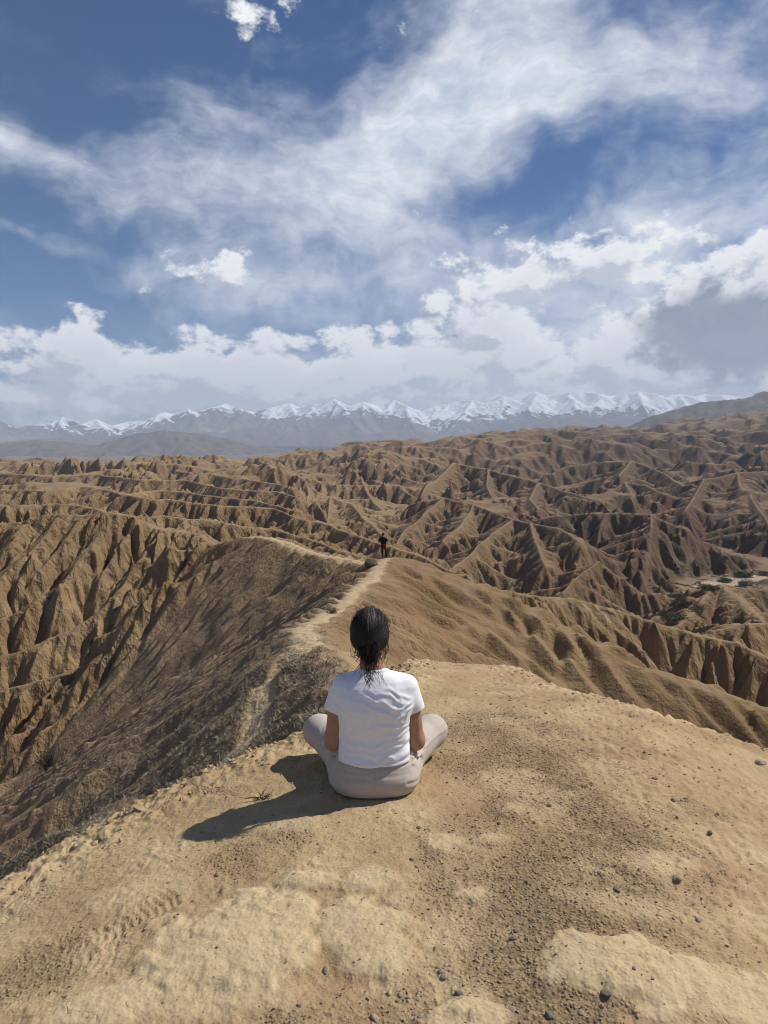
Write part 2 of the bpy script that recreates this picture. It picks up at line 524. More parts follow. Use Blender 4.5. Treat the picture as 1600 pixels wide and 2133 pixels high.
# --- regional trend: rises to the right, drops to a plain on the left
TU = np.array([-500, 0, 300, 450, 600, 750, 950, 1150, 1340, 1600, 2200])
TV = np.array([962, 963, 966, 958, 944, 932, 910, 900, 891, 872, 850])      # where the badlands end against the plain or the sky
TD = np.array([1300, 1300, 1250, 1300, 1500, 1700, 2100, 2500, 2900, 3300, 3600])
TA = np.arctan((TU - 800) / F_PX)
TZ = np.array([at_depth(800, v, d)[2] for v, d in zip(TV, TD)])
zc = np.interp(aa, TA, TZ); dc = np.interp(aa, TA, TD)
t = np.clip(rr / dc, 0, None)
near_floor = -64.0 + 10 * sstep(0.1, -0.4, aa)
E = near_floor + (zc - 22 - near_floor) * sstep(0.12, 1.0, t)
plain_z = CAM_Z - rr * 0.004 - 18
E = np.where(t > 1, (zc - 22) + (np.minimum(plain_z, zc - 60) - (zc - 22)) * sstep(1.02, 1.7, t), E)

wx = X + 0.035 * rr * gnoise(X / (rr * 0.25 + 30), Yg / (rr * 0.25 + 30), 5)
wy = Yg + 0.035 * rr * gnoise(X / (rr * 0.25 + 30), Yg / (rr * 0.25 + 30), 9)


def ridged(x, y, s):
    n = gnoise(x, y, s)
    return 1 - np.minimum(1, np.abs(n) * 1.9)


far_w = sstep(250, 900, rr)
rel = ridged(wx / 420, wy / 420, 31) * 0.55 + ridged(wx / 190 + 3, wy / 190, 33) * 0.3 + ridged(wx / 85, wy / 85, 35) * 0.22
plain_fade = 1 - 0.5 * sstep(1.05, 1.6, t) * (aa < 0.12)
H = E + (rel * 62 - 26) * far_w * plain_fade + (rel * 22 - 8) * (1 - far_w)

# --- tents
Ht = np.full(X.shape, -400.0)
dcrest = np.full(X.shape, 50.0)
scree = np.zeros(X.shape)              # 1 where a slope belongs to the smooth trail ridge
amp = 0.010 * rr + 0.15 + 0.012 * rr * sstep(100, 250, rr)
xx = X + amp * fbm(X / (0.06 * rr + 2.0), Yg / (0.06 * rr + 2.0), 3, 0.5, seed=51)
yy = Yg + amp * fbm(X / (0.06 * rr + 2.0), Yg / (0.06 * rr + 2.0), 3, 0.5, seed=57)
Hspur = Ht.copy()
for si, (a, b, s_l, s_r, w) in enumerate(SEGS):
    HT = Hspur if NSPUR0 <= si < NSPUR1 else Ht
    reach = (max(a[2], b[2]) + 85) / min(s_l, s_r) + 5
    lo = np.minimum(a, b) - reach; hi = np.maximum(a, b) + reach
    m = (xx > lo[0]) & (xx < hi[0]) & (yy > lo[1]) & (yy < hi[1])
    ii = np.nonzero(m.ravel())[0]
    if not len(ii): continue
    px = xx.ravel()[ii]; py = yy.ravel()[ii]
    dx, dy = b[0] - a[0], b[1] - a[1]
    L2 = dx * dx + dy * dy
    tt = np.clip(((px - a[0]) * dx + (py - a[1]) * dy) / L2, 0, 1)
    qx = px - a[0] - tt * dx; qy = py - a[1] - tt * dy
    d = np.sqrt(qx * qx + qy * qy)
    side = dx * qy - dy * qx
    sl_ = np.where(side > 0, s_l, s_r)
    z = a[2] + tt * (b[2] - a[2]) - sl_ * (np.sqrt(d * d + w * w) - w)
    cur = HT.ravel()[ii]
    better = z > cur
    HT.ravel()[ii[better]] = z[better]
    b2 = z > np.maximum(Ht, Hspur).ravel()[ii] - 1e-9
    dcrest.ravel()[ii[b2]] = d[b2]
    scree.ravel()[ii[b2]] = 1.0 if (si < NMAIN or NSM1 <= si < NSPUR1) else 0.0

Ht = np.maximum(Ht, Hspur) + np.square(np.maximum(4.0 - np.abs(Ht - Hspur), 0)) / 16.0
kk = 0.4 + 0.006 * rr
H = np.where(rr < 1700, np.maximum(H, Ht) + np.log1p(np.exp(-np.abs(H - Ht) / kk)) * kk * 0.5, H)
dcrest = np.where(Ht > H - 3, dcrest, 30.0)

# --- dry wash in the valley on the right
wash_c = np.array([at_height(u, v, -62.0)[:2] for u, v in [(1380, 1262), (1420, 1266), (1455, 1252), (1500, 1238), (1478, 1222), (1530, 1208), (1600, 1203), (1720, 1196)]])


def dist_poly(px, py, P):
    d = np.full(px.shape, 1e9)
    for i in range(len(P) - 1):
        a, b = P[i], P[i + 1]
        dx, dy = b[0] - a[0], b[1] - a[1]
        tt = np.clip(((px - a[0]) * dx + (py - a[1]) * dy) / (dx * dx + dy * dy + 1e-9), 0, 1)
        d = np.minimum(d, np.hypot(px - a[0] - tt * dx, py - a[1] - tt * dy))
    return d


dwash = dist_poly(X, Yg, wash_c)
flat = sstep(36, 15, dwash)
H = np.where((rr > 150) & (rr < 600), np.maximum(H, -62.0) * (1 - flat) + np.minimum(H, -62.0 + 0.02 * dwash) * flat, H)

# --- the summit the seated person is on
RIM = np.array([(-2.75, 1.2), (-2.3, 2.1), (-1.72, 2.95), (-1.2, 3.6), (-0.75, 4.0), (-0.42, 4.35), (-0.2, 5.0), (0.0, 6.0), (0.1, 7.0), (0.35, 7.75), (0.8, 8.1), (1.35, 8.0), (1.5, 7.2),
                (1.42, 6.2), (1.62, 5.45), (2.1, 5.0), (2.65, 4.65), (3.6, 3.9), (4.6, 2.5), (5.2, 0), (5, -6), (3, -30), (-3, -30), (-4.5, -6), (-3.6, -1.0)])


def signed_dist(px, py, P):
    d = np.full(px.shape, 1e9); ins = np.zeros(px.shape, bool)
    n = len(P)
    for i in range(n):
        a, b = P[i], P[(i + 1) % n]
        dx, dy = b[0] - a[0], b[1] - a[1]
        tt = np.clip(((px - a[0]) * dx + (py - a[1]) * dy) / (dx * dx + dy * dy), 0, 1)
        d = np.minimum(d, np.hypot(px - a[0] - tt * dx, py - a[1] - tt * dy))
        c = ((a[1] > py) != (b[1] > py)) & (px < dx * (py - a[1]) / (dy if abs(dy) > 1e-9 else 1e-9) + a[0])
        ins ^= c
    return np.where(ins, -d, d)


near = np.nonzero(RR < 60)[0]
nn = near[-1] + 1
xs, ys = X[:nn], Yg[:nn]
sd = signed_dist(xs + 0.10 * gnoise(xs * 1.3, ys * 1.3, 71) + 0.04 * gnoise(xs * 5, ys * 5, 73), ys + 0.10 * gnoise(xs * 1.3, ys * 1.3, 75) + 0.04 * gnoise(xs * 5, ys * 5, 77), RIM)


def crown(x, y):
    return -0.062 * np.square(np.clip(x - 0.25, -3, 6)) - 0.036 * np.square(np.maximum(0, y - 3.0)) + 0.02 * np.clip(-y, 0, 8) \
        + 0.03 * gnoise(x * 0.8, y * 0.8, 79)


soft = np.maximum(0, sd + 0.25)
slope_out = 0.85 + 0.1 * gnoise(xs * 0.4, ys * 0.4, 80)
Hs = crown(xs, ys) - slope_out * (np.sqrt(soft * soft + 0.05) - math.sqrt(0.05))
Hn = H[:nn]
k2 = 0.25
Hnew = np.maximum(Hn, Hs) + np.log1p(np.exp(-np.abs(Hn - Hs) / k2)) * k2 * 0.6
inside = sd < -0.3
Hnew = np.where(inside, Hs, Hnew)
H[:nn] = Hnew
summit_w = np.zeros(X.shape); summit_w[:nn] = sstep(0.9, -0.1, sd)
dcr = dcrest.copy()
dcr[:nn] = np.minimum(dcr[:nn], np.where(sd < 1.5, np.maximum(sd, 0) * 0.6, 50))

# --- gullies running down every slope, from broad to fine
def box_blur(F, size):
    """mean over about +-size metres, window measured on the sheet"""
    w = np.clip(np.round(size / np.gradient(RR)), 0, 60).astype(int)
    C = np.vstack([np.zeros((1, NA)), np.cumsum(F, axis=0)])
    i = np.arange(NR)
    hi = np.minimum(i + w + 1, NR); lo = np.maximum(i - w, 0)
    G = (C[hi] - C[lo]) / (hi - lo)[:, None]
    step = AA[NA // 2 + 1] - AA[NA // 2]
    wa = np.clip(np.round(size / (RR * step)), 0, 90).astype(int)
    C = np.hstack([np.zeros((NR, 1)), np.cumsum(G, axis=1)])
    j = np.arange(NA)
    for k in range(NR):
        if wa[k] == 0: continue
        h_ = np.minimum(j + wa[k] + 1, NA); l_ = np.maximum(j - wa[k], 0)
        G[k] = (C[k, h_] - C[k, l_]) / (h_ - l_)
    return G


DTH = AA[NA // 2 + 1] - AA[NA // 2]
screeb = box_blur(scree * (rr < 100), 1.2)
for (lam, k_amp, seed) in ((70, .16, 99), (34, .16, 101), (17, .16, 103), (8.0, .16, 107), (3.8, .16, 109), (1.7, .16, 113)):
    rmin = {70: 110, 34: 70, 17: 40, 8.0: 20, 3.8: 8, 1.7: 6}[lam]
    rows = np.nonzero((RR * DTH < lam * 0.30) & (RR > rmin))[0]
    r0, r1 = rows[0], rows[-1] + 1
    gx, gy = grad(H)
    gx, gy = box_blur(gx, lam * 0.42), box_blur(gy, lam * 0.42)
    sx, sy = gx[r0:r1], gy[r0:r1]
    m = np.hypot(sx, sy) + 1e-5
    c, s = gullies(X[r0:r1] / lam, Yg[r0:r1] / lam, -sx / m, -sy / m, seed)
    tri = 0.5 - np.arccos(np.clip(c, -1, 1)) / np.pi
    rib = 0.95 * tri + 0.15 * (np.sqrt(np.clip(0.5 + 0.5 * c, 0, 1)) - 0.64)      # ribs with sharp gullies
    steep = sstep(0.16, 0.5, m)
    # how coarsely the sheet samples across the stripes here
    sa, ca_ = np.sin(aa[r0:r1]), np.cos(aa[r0:r1])
    pr_, pa_ = np.abs(-sy * sa + sx * ca_) / m, np.abs(-sy * ca_ - sx * sa) / m
    cell = pr_ * spacing[r0:r1] + pa_ * rr[r0:r1] * DTH
    fade = sstep(lam * 0.40, lam * 0.26, cell) * sstep(rmin, rmin * 1.6, rr[r0:r1])
    edge = sstep(0.0, lam * 0.65, dcr[r0:r1]) * 0.95 + 0.05
    patch = 0.7 + 0.6 * sstep(-0.5, 0.6, gnoise(X[r0:r1] / (lam * 7), Yg[r0:r1] / (lam * 7), seed + 1))
    # the flanks of the trail ridge are smooth scree, not fluted
    smoothflank = 1 - (0.86 if lam > 4 else 0.75 if lam > 2 else 0.0) * screeb[r0:r1]
    # the ribs one sees most are about a thirtieth of the distance wide
    k_amp = k_amp + 0.30 * sstep(0.075, 0.035, lam / rr[r0:r1]) * (0.55 if lam < 2 else 1.0)
    if lam > 12: k_amp = k_amp + 0.16 * sstep(500, 900, rr[r0:r1])
    k_amp = k_amp - 0.16 * sstep(0.018, 0.009, lam / rr[r0:r1])
    k_amp = np.minimum(1.25 * k_amp, 0.46 + 0.12 * sstep(130, 220, rr[r0:r1]) - 0.34 * sstep(600, 1300, rr[r0:r1]))
    a = lam * k_amp * steep * fade * edge * patch * smoothflank * (1 - summit_w[r0:r1])
    H[r0:r1] += a * rib

# --- roughness of the ground itself
H += 0.0018 * rr * fbm(X / (0.035 * rr + 0.5), Yg / (0.035 * rr + 0.5), 3, seed=131) * sstep(8, 40, rr)
mid_n = np.nonzero(RR < 45)[0][-1] + 1
xs, ys = X[:mid_n], Yg[:mid_n]
lump = fbm(xs * 1.7, ys * 1.7, 5, 0.55, seed=137)
H[:mid_n] += (0.10 * lump * sstep(45, 25, rr[:mid_n])) * (1 - summit_w[:mid_n])

# --- trail trodden along the crest and round the knob
def on_surface(x, y):
    """height of the sheet (bilinear on the polar grid)"""
    r = math.hypot(x, y); a = math.atan2(x, y)
    i = min(max(np.searchsorted(RR, r) - 1, 0), NR - 2); j = min(max(np.searchsorted(AA, a) - 1, 0), NA - 2)
    fr = np.clip((r - RR[i]) / (RR[i + 1] - RR[i]), 0, 1); fa = (a - AA[j]) / (AA[j + 1] - AA[j])
    return float(H[i, j] * (1 - fr) * (1 - fa) + H[i + 1, j] * fr * (1 - fa) + H[i, j + 1] * (1 - fr) * fa + H[i + 1, j + 1] * fr * fa)


def pick(u, v, rmin=0.5, rmax=3000):
    """where the line of sight through a point of the photograph meets the ground"""
    d = ray(u, v)
    tprev, t = rmin, rmin
    while t < rmax:
        p = np.array([0, 0, CAM_Z]) + d * t
        if p[2] < on_surface(p[0], p[1]):
            lo, hi = tprev, t
            for _ in range(24):
                mid = 0.5 * (lo + hi)
                p = np.array([0, 0, CAM_Z]) + d * mid
                if p[2] < on_surface(p[0], p[1]): hi = mid
                else: lo = mid
            return np.array([0, 0, CAM_Z]) + d * hi
        tprev = t
        t *= 1.006
    return np.array([0, 0, CAM_Z]) + d * rmax

trail_a = np.vstack([main[4:, :2], main2[1:, :2]])
trail_b = np.array([pick(u, v, 6)[:2] for u, v in [(505, 1545), (540, 1500), (552, 1470), (548, 1440), (560, 1410), (590, 1372), (625, 1358)]] + [tuple(main[4, :2] + [0.2, 0])])
trail_c = np.array([tuple(main[4, :2]), (-1.3, 18.0), (-0.8, 16.8), (-0.5, 15.0), (-0.2, 12.0), (0.2, 9.0)])
jx = 0.25 * gnoise(X / 1.7, Yg / 1.7, 141) * np.minimum(1, rr / 15); jy = 0.25 * gnoise(X / 1.7, Yg / 1.7, 143) * np.minimum(1, rr / 15)
trail = np.zeros(X.shape)
k = np.nonzero(RR < 130)[0][-1] + 1
da_ = dist_poly(X[:k] + jx[:k], Yg[:k] + jy[:k], trail_a)
db_ = dist_poly(X[:k] + jx[:k], Yg[:k] + jy[:k], trail_b)
dc_ = dist_poly(X[:k] + jx[:k], Yg[:k] + jy[:k], trail_c)
wide = 0.36 + 0.30 * sstep(30, 60, rr[:k])
trail[:k] = np.maximum.reduce([sstep(wide * 1.5, wide * 0.5, da_), sstep(0.46, 0.22, db_), 0.4 * sstep(0.5, 0.15, dc_)])
trail[:k] *= (summit_w[:k] < 0.2)
H -= 0.07 * trail

# --- hard clay humps, crust and footprints on the summit
n12 = np.nonzero(RR < 14)[0][-1] + 1
xs, ys = X[:n12], Yg[:n12]
sw = summit_w[:n12]
hump = np.zeros(xs.shape)
HUMPS = [(505, 1965, .34, .27, .050, 10), (735, 1935, .20, .17, .035, -20), (790, 1985, .15, .13, .03, 0), (230, 2100, .22, .12, .03, 5), (470, 2090, .3, .1, .02, 0),
         (1290, 2020, .30, .17, .045, -8), (1180, 1985, .12, .07, .02, 0), (985, 2125, .17, .08, .03, 0), (975, 1868, .075, .05, .022, 0), (640, 1840, .16, .07, .03, -10),
         (770, 1835, .14, .09, .024, 0), (920, 1760, .10, .10, .02, 0), (1030, 1750, .08, .06, .02, 0), (1540, 2080, .25, .16, .03, 0), (1370, 1800, .25, .12, .02, 20),
         (620, 1720, .2, .1, .02, 0), (1300, 1890, .3, .12, .02, -10), (840, 1880, .1, .06, .02, 0), (1080, 1690, .15, .1, .015, 0), (300, 1850, .3, .15, .018, 12)]
for (u, v, ax_, ay_, h_, ang) in HUMPS:
    p = at_height(u, v, 0.0)
    p = at_height(u, v, crown(np.array(p[0]), np.array(p[1])).item())
    c_, s_ = math.cos(R(ang)), math.sin(R(ang))
    ux = ((xs - p[0]) * c_ + (ys - p[1]) * s_) / ax_; uy = (-(xs - p[0]) * s_ + (ys - p[1]) * c_) / ay_
    q = np.sqrt(ux * ux + uy * uy) * (1 + 0.30 * gnoise(xs * 7, ys * 7, 151) + 0.16 * gnoise(xs * 19, ys * 19, 152))
    hump = np.maximum(hump, 0.75 * h_ * (sstep(1.15, 0.55, q) * 0.7 + 0.3 * sstep(1, 0, q)))
crust = fbm(xs * 2.3, ys * 2.3, 4, 0.55, seed=155)
plates = np.abs(fbm(xs * 6.5 + 1.5 * crust, ys * 8, 3, 0.5, seed=157))
rough = 0.008 * fbm(xs * 5, ys * 5, 4, 0.6, seed=161) + 0.006 * (1 - np.minimum(1, plates * 4)) * sstep(-0.1, 0.3, crust) + 0.0035 * fbm(xs * 32, ys * 32, 3, 0.6, seed=163)
rimlump = sstep(-0.55, -0.05, -np.abs(signed_dist(xs, ys, RIM) + 0.1)) * (0.05 * np.abs(fbm(xs * 6, ys * 6, 4, 0.6, seed=167)) + 0.02 * gnoise(xs * 17, ys * 17, 168))
flaky = sstep(0.5, 1.2, xs + 0.3 * crust) * sstep(1.6, 2.6, ys) + 0.35
flk = 1 - np.abs(fbm(xs * 7 + 0.8 * crust + 0.5 * ys, ys * 11, 3, 0.6, seed=165)) * 3
rough += flaky * (0.008 * np.clip(flk, -0.3, 1) + 0.004 * gnoise(xs * 24, ys * 30, 166))
H[:n12] += (hump * (1 + 0.12 * crust) + rough) * sw + rimlump + 0.03 * crust * (1 - sw) * 0.5


def footprint(u, v, ang, depth=0.012, ln=0.29):
    p = at_height(u, v, -0.1)
    c_, s_ = math.cos(R(ang)), math.sin(R(ang))
    fx = (xs - p[0]) * c_ + (ys - p[1]) * s_; fy = -(xs - p[0]) * s_ + (ys - p[1]) * c_
    wid = 0.05 - 0.012 * np.cos(fx / ln * 2 * np.pi + 0.8) * 0.7
    q = np.maximum(np.abs(fx) / (ln / 2), np.abs(fy) / wid)
    m = sstep(1.08, 0.9, q)
    tread = 0.5 + 0.5 * np.sin(fx * 2 * np.pi / 0.030 + np.abs(fy) * 60)
    H[:n12] += m * (-depth * (1 - 0.75 * sstep(0.3, 0.8, tread))) + 0.25 * depth * sstep(0.88, 1.0, q) * sstep(1.35, 1.05, q)


footprint(290, 1925, 42, 0.006, 0.27)
footprint(188, 1962, 20, 0.003, 0.22)
footprint(190, 2012, 12, 0.003, 0.16)

# --- ground masks: scrub cover, pale clay, gravel, red rock with painted cloud shade
veg = np.zeros(X.shape)
gx, gy = grad(H)
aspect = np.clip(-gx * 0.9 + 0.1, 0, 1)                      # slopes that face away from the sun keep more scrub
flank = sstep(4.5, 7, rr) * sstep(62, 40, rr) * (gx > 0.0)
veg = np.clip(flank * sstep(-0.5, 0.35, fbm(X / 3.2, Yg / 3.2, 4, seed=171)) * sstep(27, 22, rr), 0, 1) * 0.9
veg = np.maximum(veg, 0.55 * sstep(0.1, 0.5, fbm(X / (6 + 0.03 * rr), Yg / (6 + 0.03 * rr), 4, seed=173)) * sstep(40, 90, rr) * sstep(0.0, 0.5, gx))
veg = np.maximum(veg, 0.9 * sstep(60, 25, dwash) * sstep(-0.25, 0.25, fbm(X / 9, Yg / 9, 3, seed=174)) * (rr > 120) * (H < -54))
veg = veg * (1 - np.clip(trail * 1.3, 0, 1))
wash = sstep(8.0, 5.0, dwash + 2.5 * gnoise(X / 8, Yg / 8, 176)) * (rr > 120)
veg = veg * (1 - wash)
pale = np.zeros(X.shape)
pale[:n12] = np.clip(sstep(0.006, 0.020, hump) + 0.55 * sstep(0.0, 0.4, crust), 0, 1) * sw
gravel = np.zeros(X.shape)
pg = np.array([(0.45, 1.5), (0.62, 2.2), (0.85, 2.9), (0.72, 3.5), (0.6, 4.0)])
gravel[:n12] = np.clip(sstep(0.62, 0.1, dist_poly(xs, ys, pg) + 0.25 * gnoise(xs * 3, ys * 3, 181)) + 0.7 * sstep(0.15, 0.5, fbm(xs * 2.0, ys * 2.0, 3, seed=183)), 0, 1) * sw * (1 - pale[:n12] * 0.9)
crest = 0.22 * sstep(1.0, 0.2, dcrest / (0.4 + 0.0025 * rr)) * sstep(50, 80, rr) * sstep(1500, 900, rr) * (0.5 + 0.5 * sstep(-.3, .3, gnoise(X / (4 + .03 * rr), Yg / (4 + .03 * rr), 195)))
greyflank = screeb * sstep(-0.1, 0.3, box_blur(gx, 1.0)) * (1 - np.clip(trail, 0, 1))
plainz = sstep(1.05, 1.5, t) * (aa < 0.2)
red_cloudshade = sstep(-0.10, 0.32, aa + 0.05 * gnoise(X / (rr * 0.3 + 20), Yg / (rr * 0.3 + 20), 191)) * sstep(120, 420, rr)  # redder rock to the right, its colour also darkened as a cloud shadow

Z = H
verts = np.stack([X.ravel(), Yg.ravel(), Z.ravel()], 1)
idx = np.arange(NR * NA).reshape(NR, NA)
quads = np.stack([idx[:-1, :-1], idx[:-1, 1:], idx[1:, 1:], idx[1:, :-1]], -1).reshape(-1, 4)
fr_r = (0.5 * (rr[:-1, :-1] + rr[1:, 1:])).ravel()
fq = lambda A: (0.25 * (A[:-1, :-1] + A[:-1, 1:] + A[1:, 1:] + A[1:, :-1])).ravel()
# smooth normals of the whole sheet, kept when it is cut into its pieces
gxx, gyy = grad(H)
nrm = np.stack([-gxx.ravel(), -gyy.ravel(), np.ones(gxx.size)], 1)
nrm /= np.linalg.norm(nrm, axis=1)[:, None]
ftrail = fq(trail); fsum = fq(summit_w); fwash = fq(wash)
is_path = (ftrail > 0.5)
is_wash = (fwash > 0.5)
is_ground = (fsum > 0.5) & ~is_path
is_ridge = (fr_r < 128) & ~is_path & ~is_ground
is_plain = (fq(t) > 1.3) & ~(is_path | is_ground | is_ridge)
is_bad = ~(is_path | is_ground | is_ridge | is_plain | is_wash)


# ------------------------------------------------------------------ materials
def new_mat(name, rough=0.9, spec=0.2):
    m = bpy.data.materials.new(name)
    m.use_nodes = True
    N = NT(m.node_tree)
    b = N.n['Principled BSDF']
    b.inputs['Roughness'].default_value = rough
    b.inputs['Specular IOR Level'].default_value = spec
    return m, N, b


def attr(N, name):
    a = N.node('ShaderNodeAttribute', attribute_name=name)
    return a.outputs['Fac']


def earth_material():
    m, N, b = new_mat("dry_earth", 0.95, 0.12)
    geo = N.node('ShaderNodeNewGeometry')
    P = geo.outputs['Position']
    sx = N.node('ShaderNodeSeparateXYZ'); N.put(sx.inputs[0], P)
    nx = N.node('ShaderNodeSeparateXYZ'); N.put(nx.inputs[0], geo.outputs['Normal'])
    n_big = N.noise(P, 0.012, 4, 0.6)
    n_mid = N.noise(P, 0.11, 5, 0.6)
    n_sml = N.noise(P, 1.3, 6, 0.65)
    n_fin = N.noise(P, 9.0, 6, 0.65)
    n_grn = N.noise(P, 75.0, 3, 0.7)
    red, veg, trl, pal, grv, wsh, smt = [attr(N, k) for k in ("red_cloudshade", "veg", "trail", "pale", "gravel", "wash", "summit")]
    pln = attr(N, "farplain")
    cst = attr(N, "crest")
    # ochre loess with browner, redder beds
    c = N.mix(N.smooth(n_mid, 0.32, 0.68), (0.205, 0.134, 0.069), (0.305, 0.211, 0.112))
    c = N.mix(N.smooth(n_big, 0.35, 0.65, 0.0, 0.55), c, (0.178, 0.111, 0.060))
    zz = N.math('ADD', N.math('MULTIPLY', sx.outputs[2], 0.21), N.math('MULTIPLY', n_mid, 2.6))
    cz = N.node('ShaderNodeCombineXYZ'); N.put(cz.inputs[2], zz)
    bed = N.noise(cz.outputs[0], 1.0, 4, 0.7)
    c = N.mix(N.smooth(bed, 0.52, 0.64, 0.0, 0.60), c, (0.235, 0.130, 0.070))
    c = N.mix(N.smooth(bed, 0.46, 0.36, 0.0, 0.50), c, (0.37, 0.28, 0.175))
    cr = N.mix(N.smooth(n_mid, 0.32, 0.68), (0.070, 0.045, 0.031), (0.116, 0.075, 0.051))  # reddish-brown rock, with cloud shade painted into the darker tone
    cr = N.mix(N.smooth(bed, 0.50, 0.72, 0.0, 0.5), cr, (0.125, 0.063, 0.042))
    c = N.mix(N.smooth(N.noise(P, 0.0045, 5, 0.6), 0.48, 0.62, 0.0, 0.45), c, (0.195, 0.128, 0.085))
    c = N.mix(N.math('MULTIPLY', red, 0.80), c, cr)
    c = N.mix(pln, c, N.mix(N.smooth(n_big, 0.35, 0.65), (0.085, 0.068, 0.050), (0.15, 0.118, 0.084)))
    c = N.mix(N.math('MULTIPLY', attr(N, 'greyflank'), 0.36), c, N.mix(n_sml, (0.225, 0.172, 0.112), (0.30, 0.235, 0.160)))
    # summit dust: paler and yellower, with grit
    sc = N.mix(N.smooth(n_sml, 0.30, 0.66), (0.310, 0.212, 0.112), (0.440, 0.328, 0.182))
    sc = N.mix(N.smooth(n_fin, 0.52, 0.72, 0.0, 0.35), sc, (0.30, 0.205, 0.120))
    sc = N.mix(N.smooth(N.noise(P, 0.9, 3, 0.5), 0.50, 0.72, 0.0, 0.45), sc, (0.36, 0.215, 0.128))
    c = N.mix(smt, c, sc)
    c = N.mix(N.math('MULTIPLY', pal, N.smooth(n_fin, 0.25, 0.6, 0.45, 0.85)), c, (0.53, 0.42, 0.25))
    gcol = N.mix(N.smooth(n_grn, 0.42, 0.60), (0.135, 0.090, 0.056), (0.255, 0.176, 0.105))
    c = N.mix(N.math('MULTIPLY', grv, N.smooth(n_fin, 0.30, 0.62, 0.35, 0.85)), c, gcol)
    # dust on crests and flat shelves, trodden trail, sand in the wash
    flat = N.math('MULTIPLY', N.smooth(nx.outputs[2], 0.90, 0.985), N.math('SUBTRACT', 1.0, smt, clamp=True))
    c = N.mix(N.math('MULTIPLY', flat, 0.28), c, (0.385, 0.285, 0.170))
    c = N.mix(N.math('MULTIPLY', cst, 0.6), c, (0.40, 0.30, 0.185))
    c = N.mix(N.math('MULTIPLY', trl, N.smooth(n_sml, 0.2, 0.6, 0.6, 0.95)), c, (0.50, 0.385, 0.235))
    c = N.mix(wsh, c, (0.40, 0.315, 0.225))
    # low dry scrub staining the shaded slopes
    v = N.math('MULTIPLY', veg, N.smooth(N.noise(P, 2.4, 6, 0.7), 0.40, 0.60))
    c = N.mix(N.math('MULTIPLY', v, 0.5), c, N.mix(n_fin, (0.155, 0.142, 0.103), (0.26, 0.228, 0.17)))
    # grit
    g2 = N.mix(N.smooth(n_grn, 0.33, 0.50), (0.72, 0.70, 0.68), (1.06, 1.05, 1.04))
    c = N.mix(0.6, c, N.mix(1.0, c, g2, 'MULTIPLY'))
    N.put(b.inputs['Base Color'], c)
    # relief too fine for the mesh
    vor = N.node('ShaderNodeTexVoronoi', feature='F1')
    N.put(vor.inputs['Vector'], P); vor.inputs['Scale'].default_value = 62.0
    vor.inputs['Randomness'].default_value = 1.0
    grit = N.smooth(vor.outputs['Distance'], 0.55, 0.10)
    h1 = N.math('MULTIPLY', N.noise(P, 0.55, 7, 0.7), 0.55)
    h2 = N.math('MULTIPLY', N.noise(P, 5.5, 7, 0.68), 0.045)
    rough_here = N.math('MULTIPLY_ADD', pal, -0.75, 1.0)
    h3 = N.math('MULTIPLY', N.math('MULTIPLY', n_grn, 0.0035), rough_here)
    h4 = N.math('MULTIPLY', N.math('MULTIPLY', grit, N.math('MULTIPLY_ADD', grv, 0.9, 0.22)), 0.0055)
    # rills: relief drawn out down the slope
    mp = N.node('ShaderNodeMapping'); N.put(mp.inputs['Vector'], P); mp.inputs['Scale'].default_value = (0.42, 0.42, 0.05)
    mq = N.node('ShaderNodeMapping'); N.put(mq.inputs['Vector'], P); mq.inputs['Scale'].default_value = (2.1, 2.1, 0.28)
    ra = N.math('ABSOLUTE', N.math('SUBTRACT', N.noise(mp.outputs[0], 1.0, 4, 0.55), 0.5))
    rb = N.math('ABSOLUTE', N.math('SUBTRACT', N.noise(mq.outputs[0], 1.0, 4, 0.55), 0.5))
    steepf = N.smooth(nx.outputs[2], 0.93, 0.78)
    rill = N.math('MULTIPLY', N.math('ADD', N.math('MULTIPLY', N.math('MULTIPLY', ra, -2.8), N.math('SUBTRACT', 1.0, attr(N, 'scree'), clamp=True)), N.math('MULTIPLY', rb, -0.38)), steepf)
    notsum = N.math('SUBTRACT', 1.0, smt, clamp=True)
    h = N.math('ADD', N.math('MULTIPLY', N.math('ADD', N.math('ADD', h1, h2), rill), notsum), N.math('ADD', h3, h4))
    h = N.math('ADD', h, N.math('MULTIPLY', N.math('MULTIPLY', N.math('MULTIPLY', N.noise(P, 14.0, 6, 0.68), 0.008), rough_here), smt))
    # fine drying cracks in the clay
    wv = N.vec('ADD', P, N.vec('SCALE', N.noise(P, 5.0, 4, 0.6, color=True), s=0.16))
    ck = N.node('ShaderNodeTexVoronoi', feature='DISTANCE_TO_EDGE'); N.put(ck.inputs['Vector'], wv); ck.inputs['Scale'].default_value = 6.5
    crack = N.math('MULTIPLY', N.smooth(ck.outputs['Distance'], 0.025, 0.0), N.math('MULTIPLY', smt, N.smooth(n_sml, 0.52, 0.68)))
    h = N.math('SUBTRACT', h, N.math('MULTIPLY', crack, 0.003))
    bp = N.node('ShaderNodeBump')
    bp.inputs['Strength'].default_value = 0.85
    bp.inputs['Distance'].default_value = 1.0
    N.put(bp.inputs['Height'], h)
    N.put(b.inputs['Normal'], bp.outputs[0])
    return m


EARTH = earth_material()
ATTR = dict(trail=trail, veg=veg, pale=pale, gravel=gravel, wash=wash, red_cloudshade=red_cloudshade, summit=summit_w, farplain=plainz, crest=crest, scree=screeb, greyflank=greyflank)


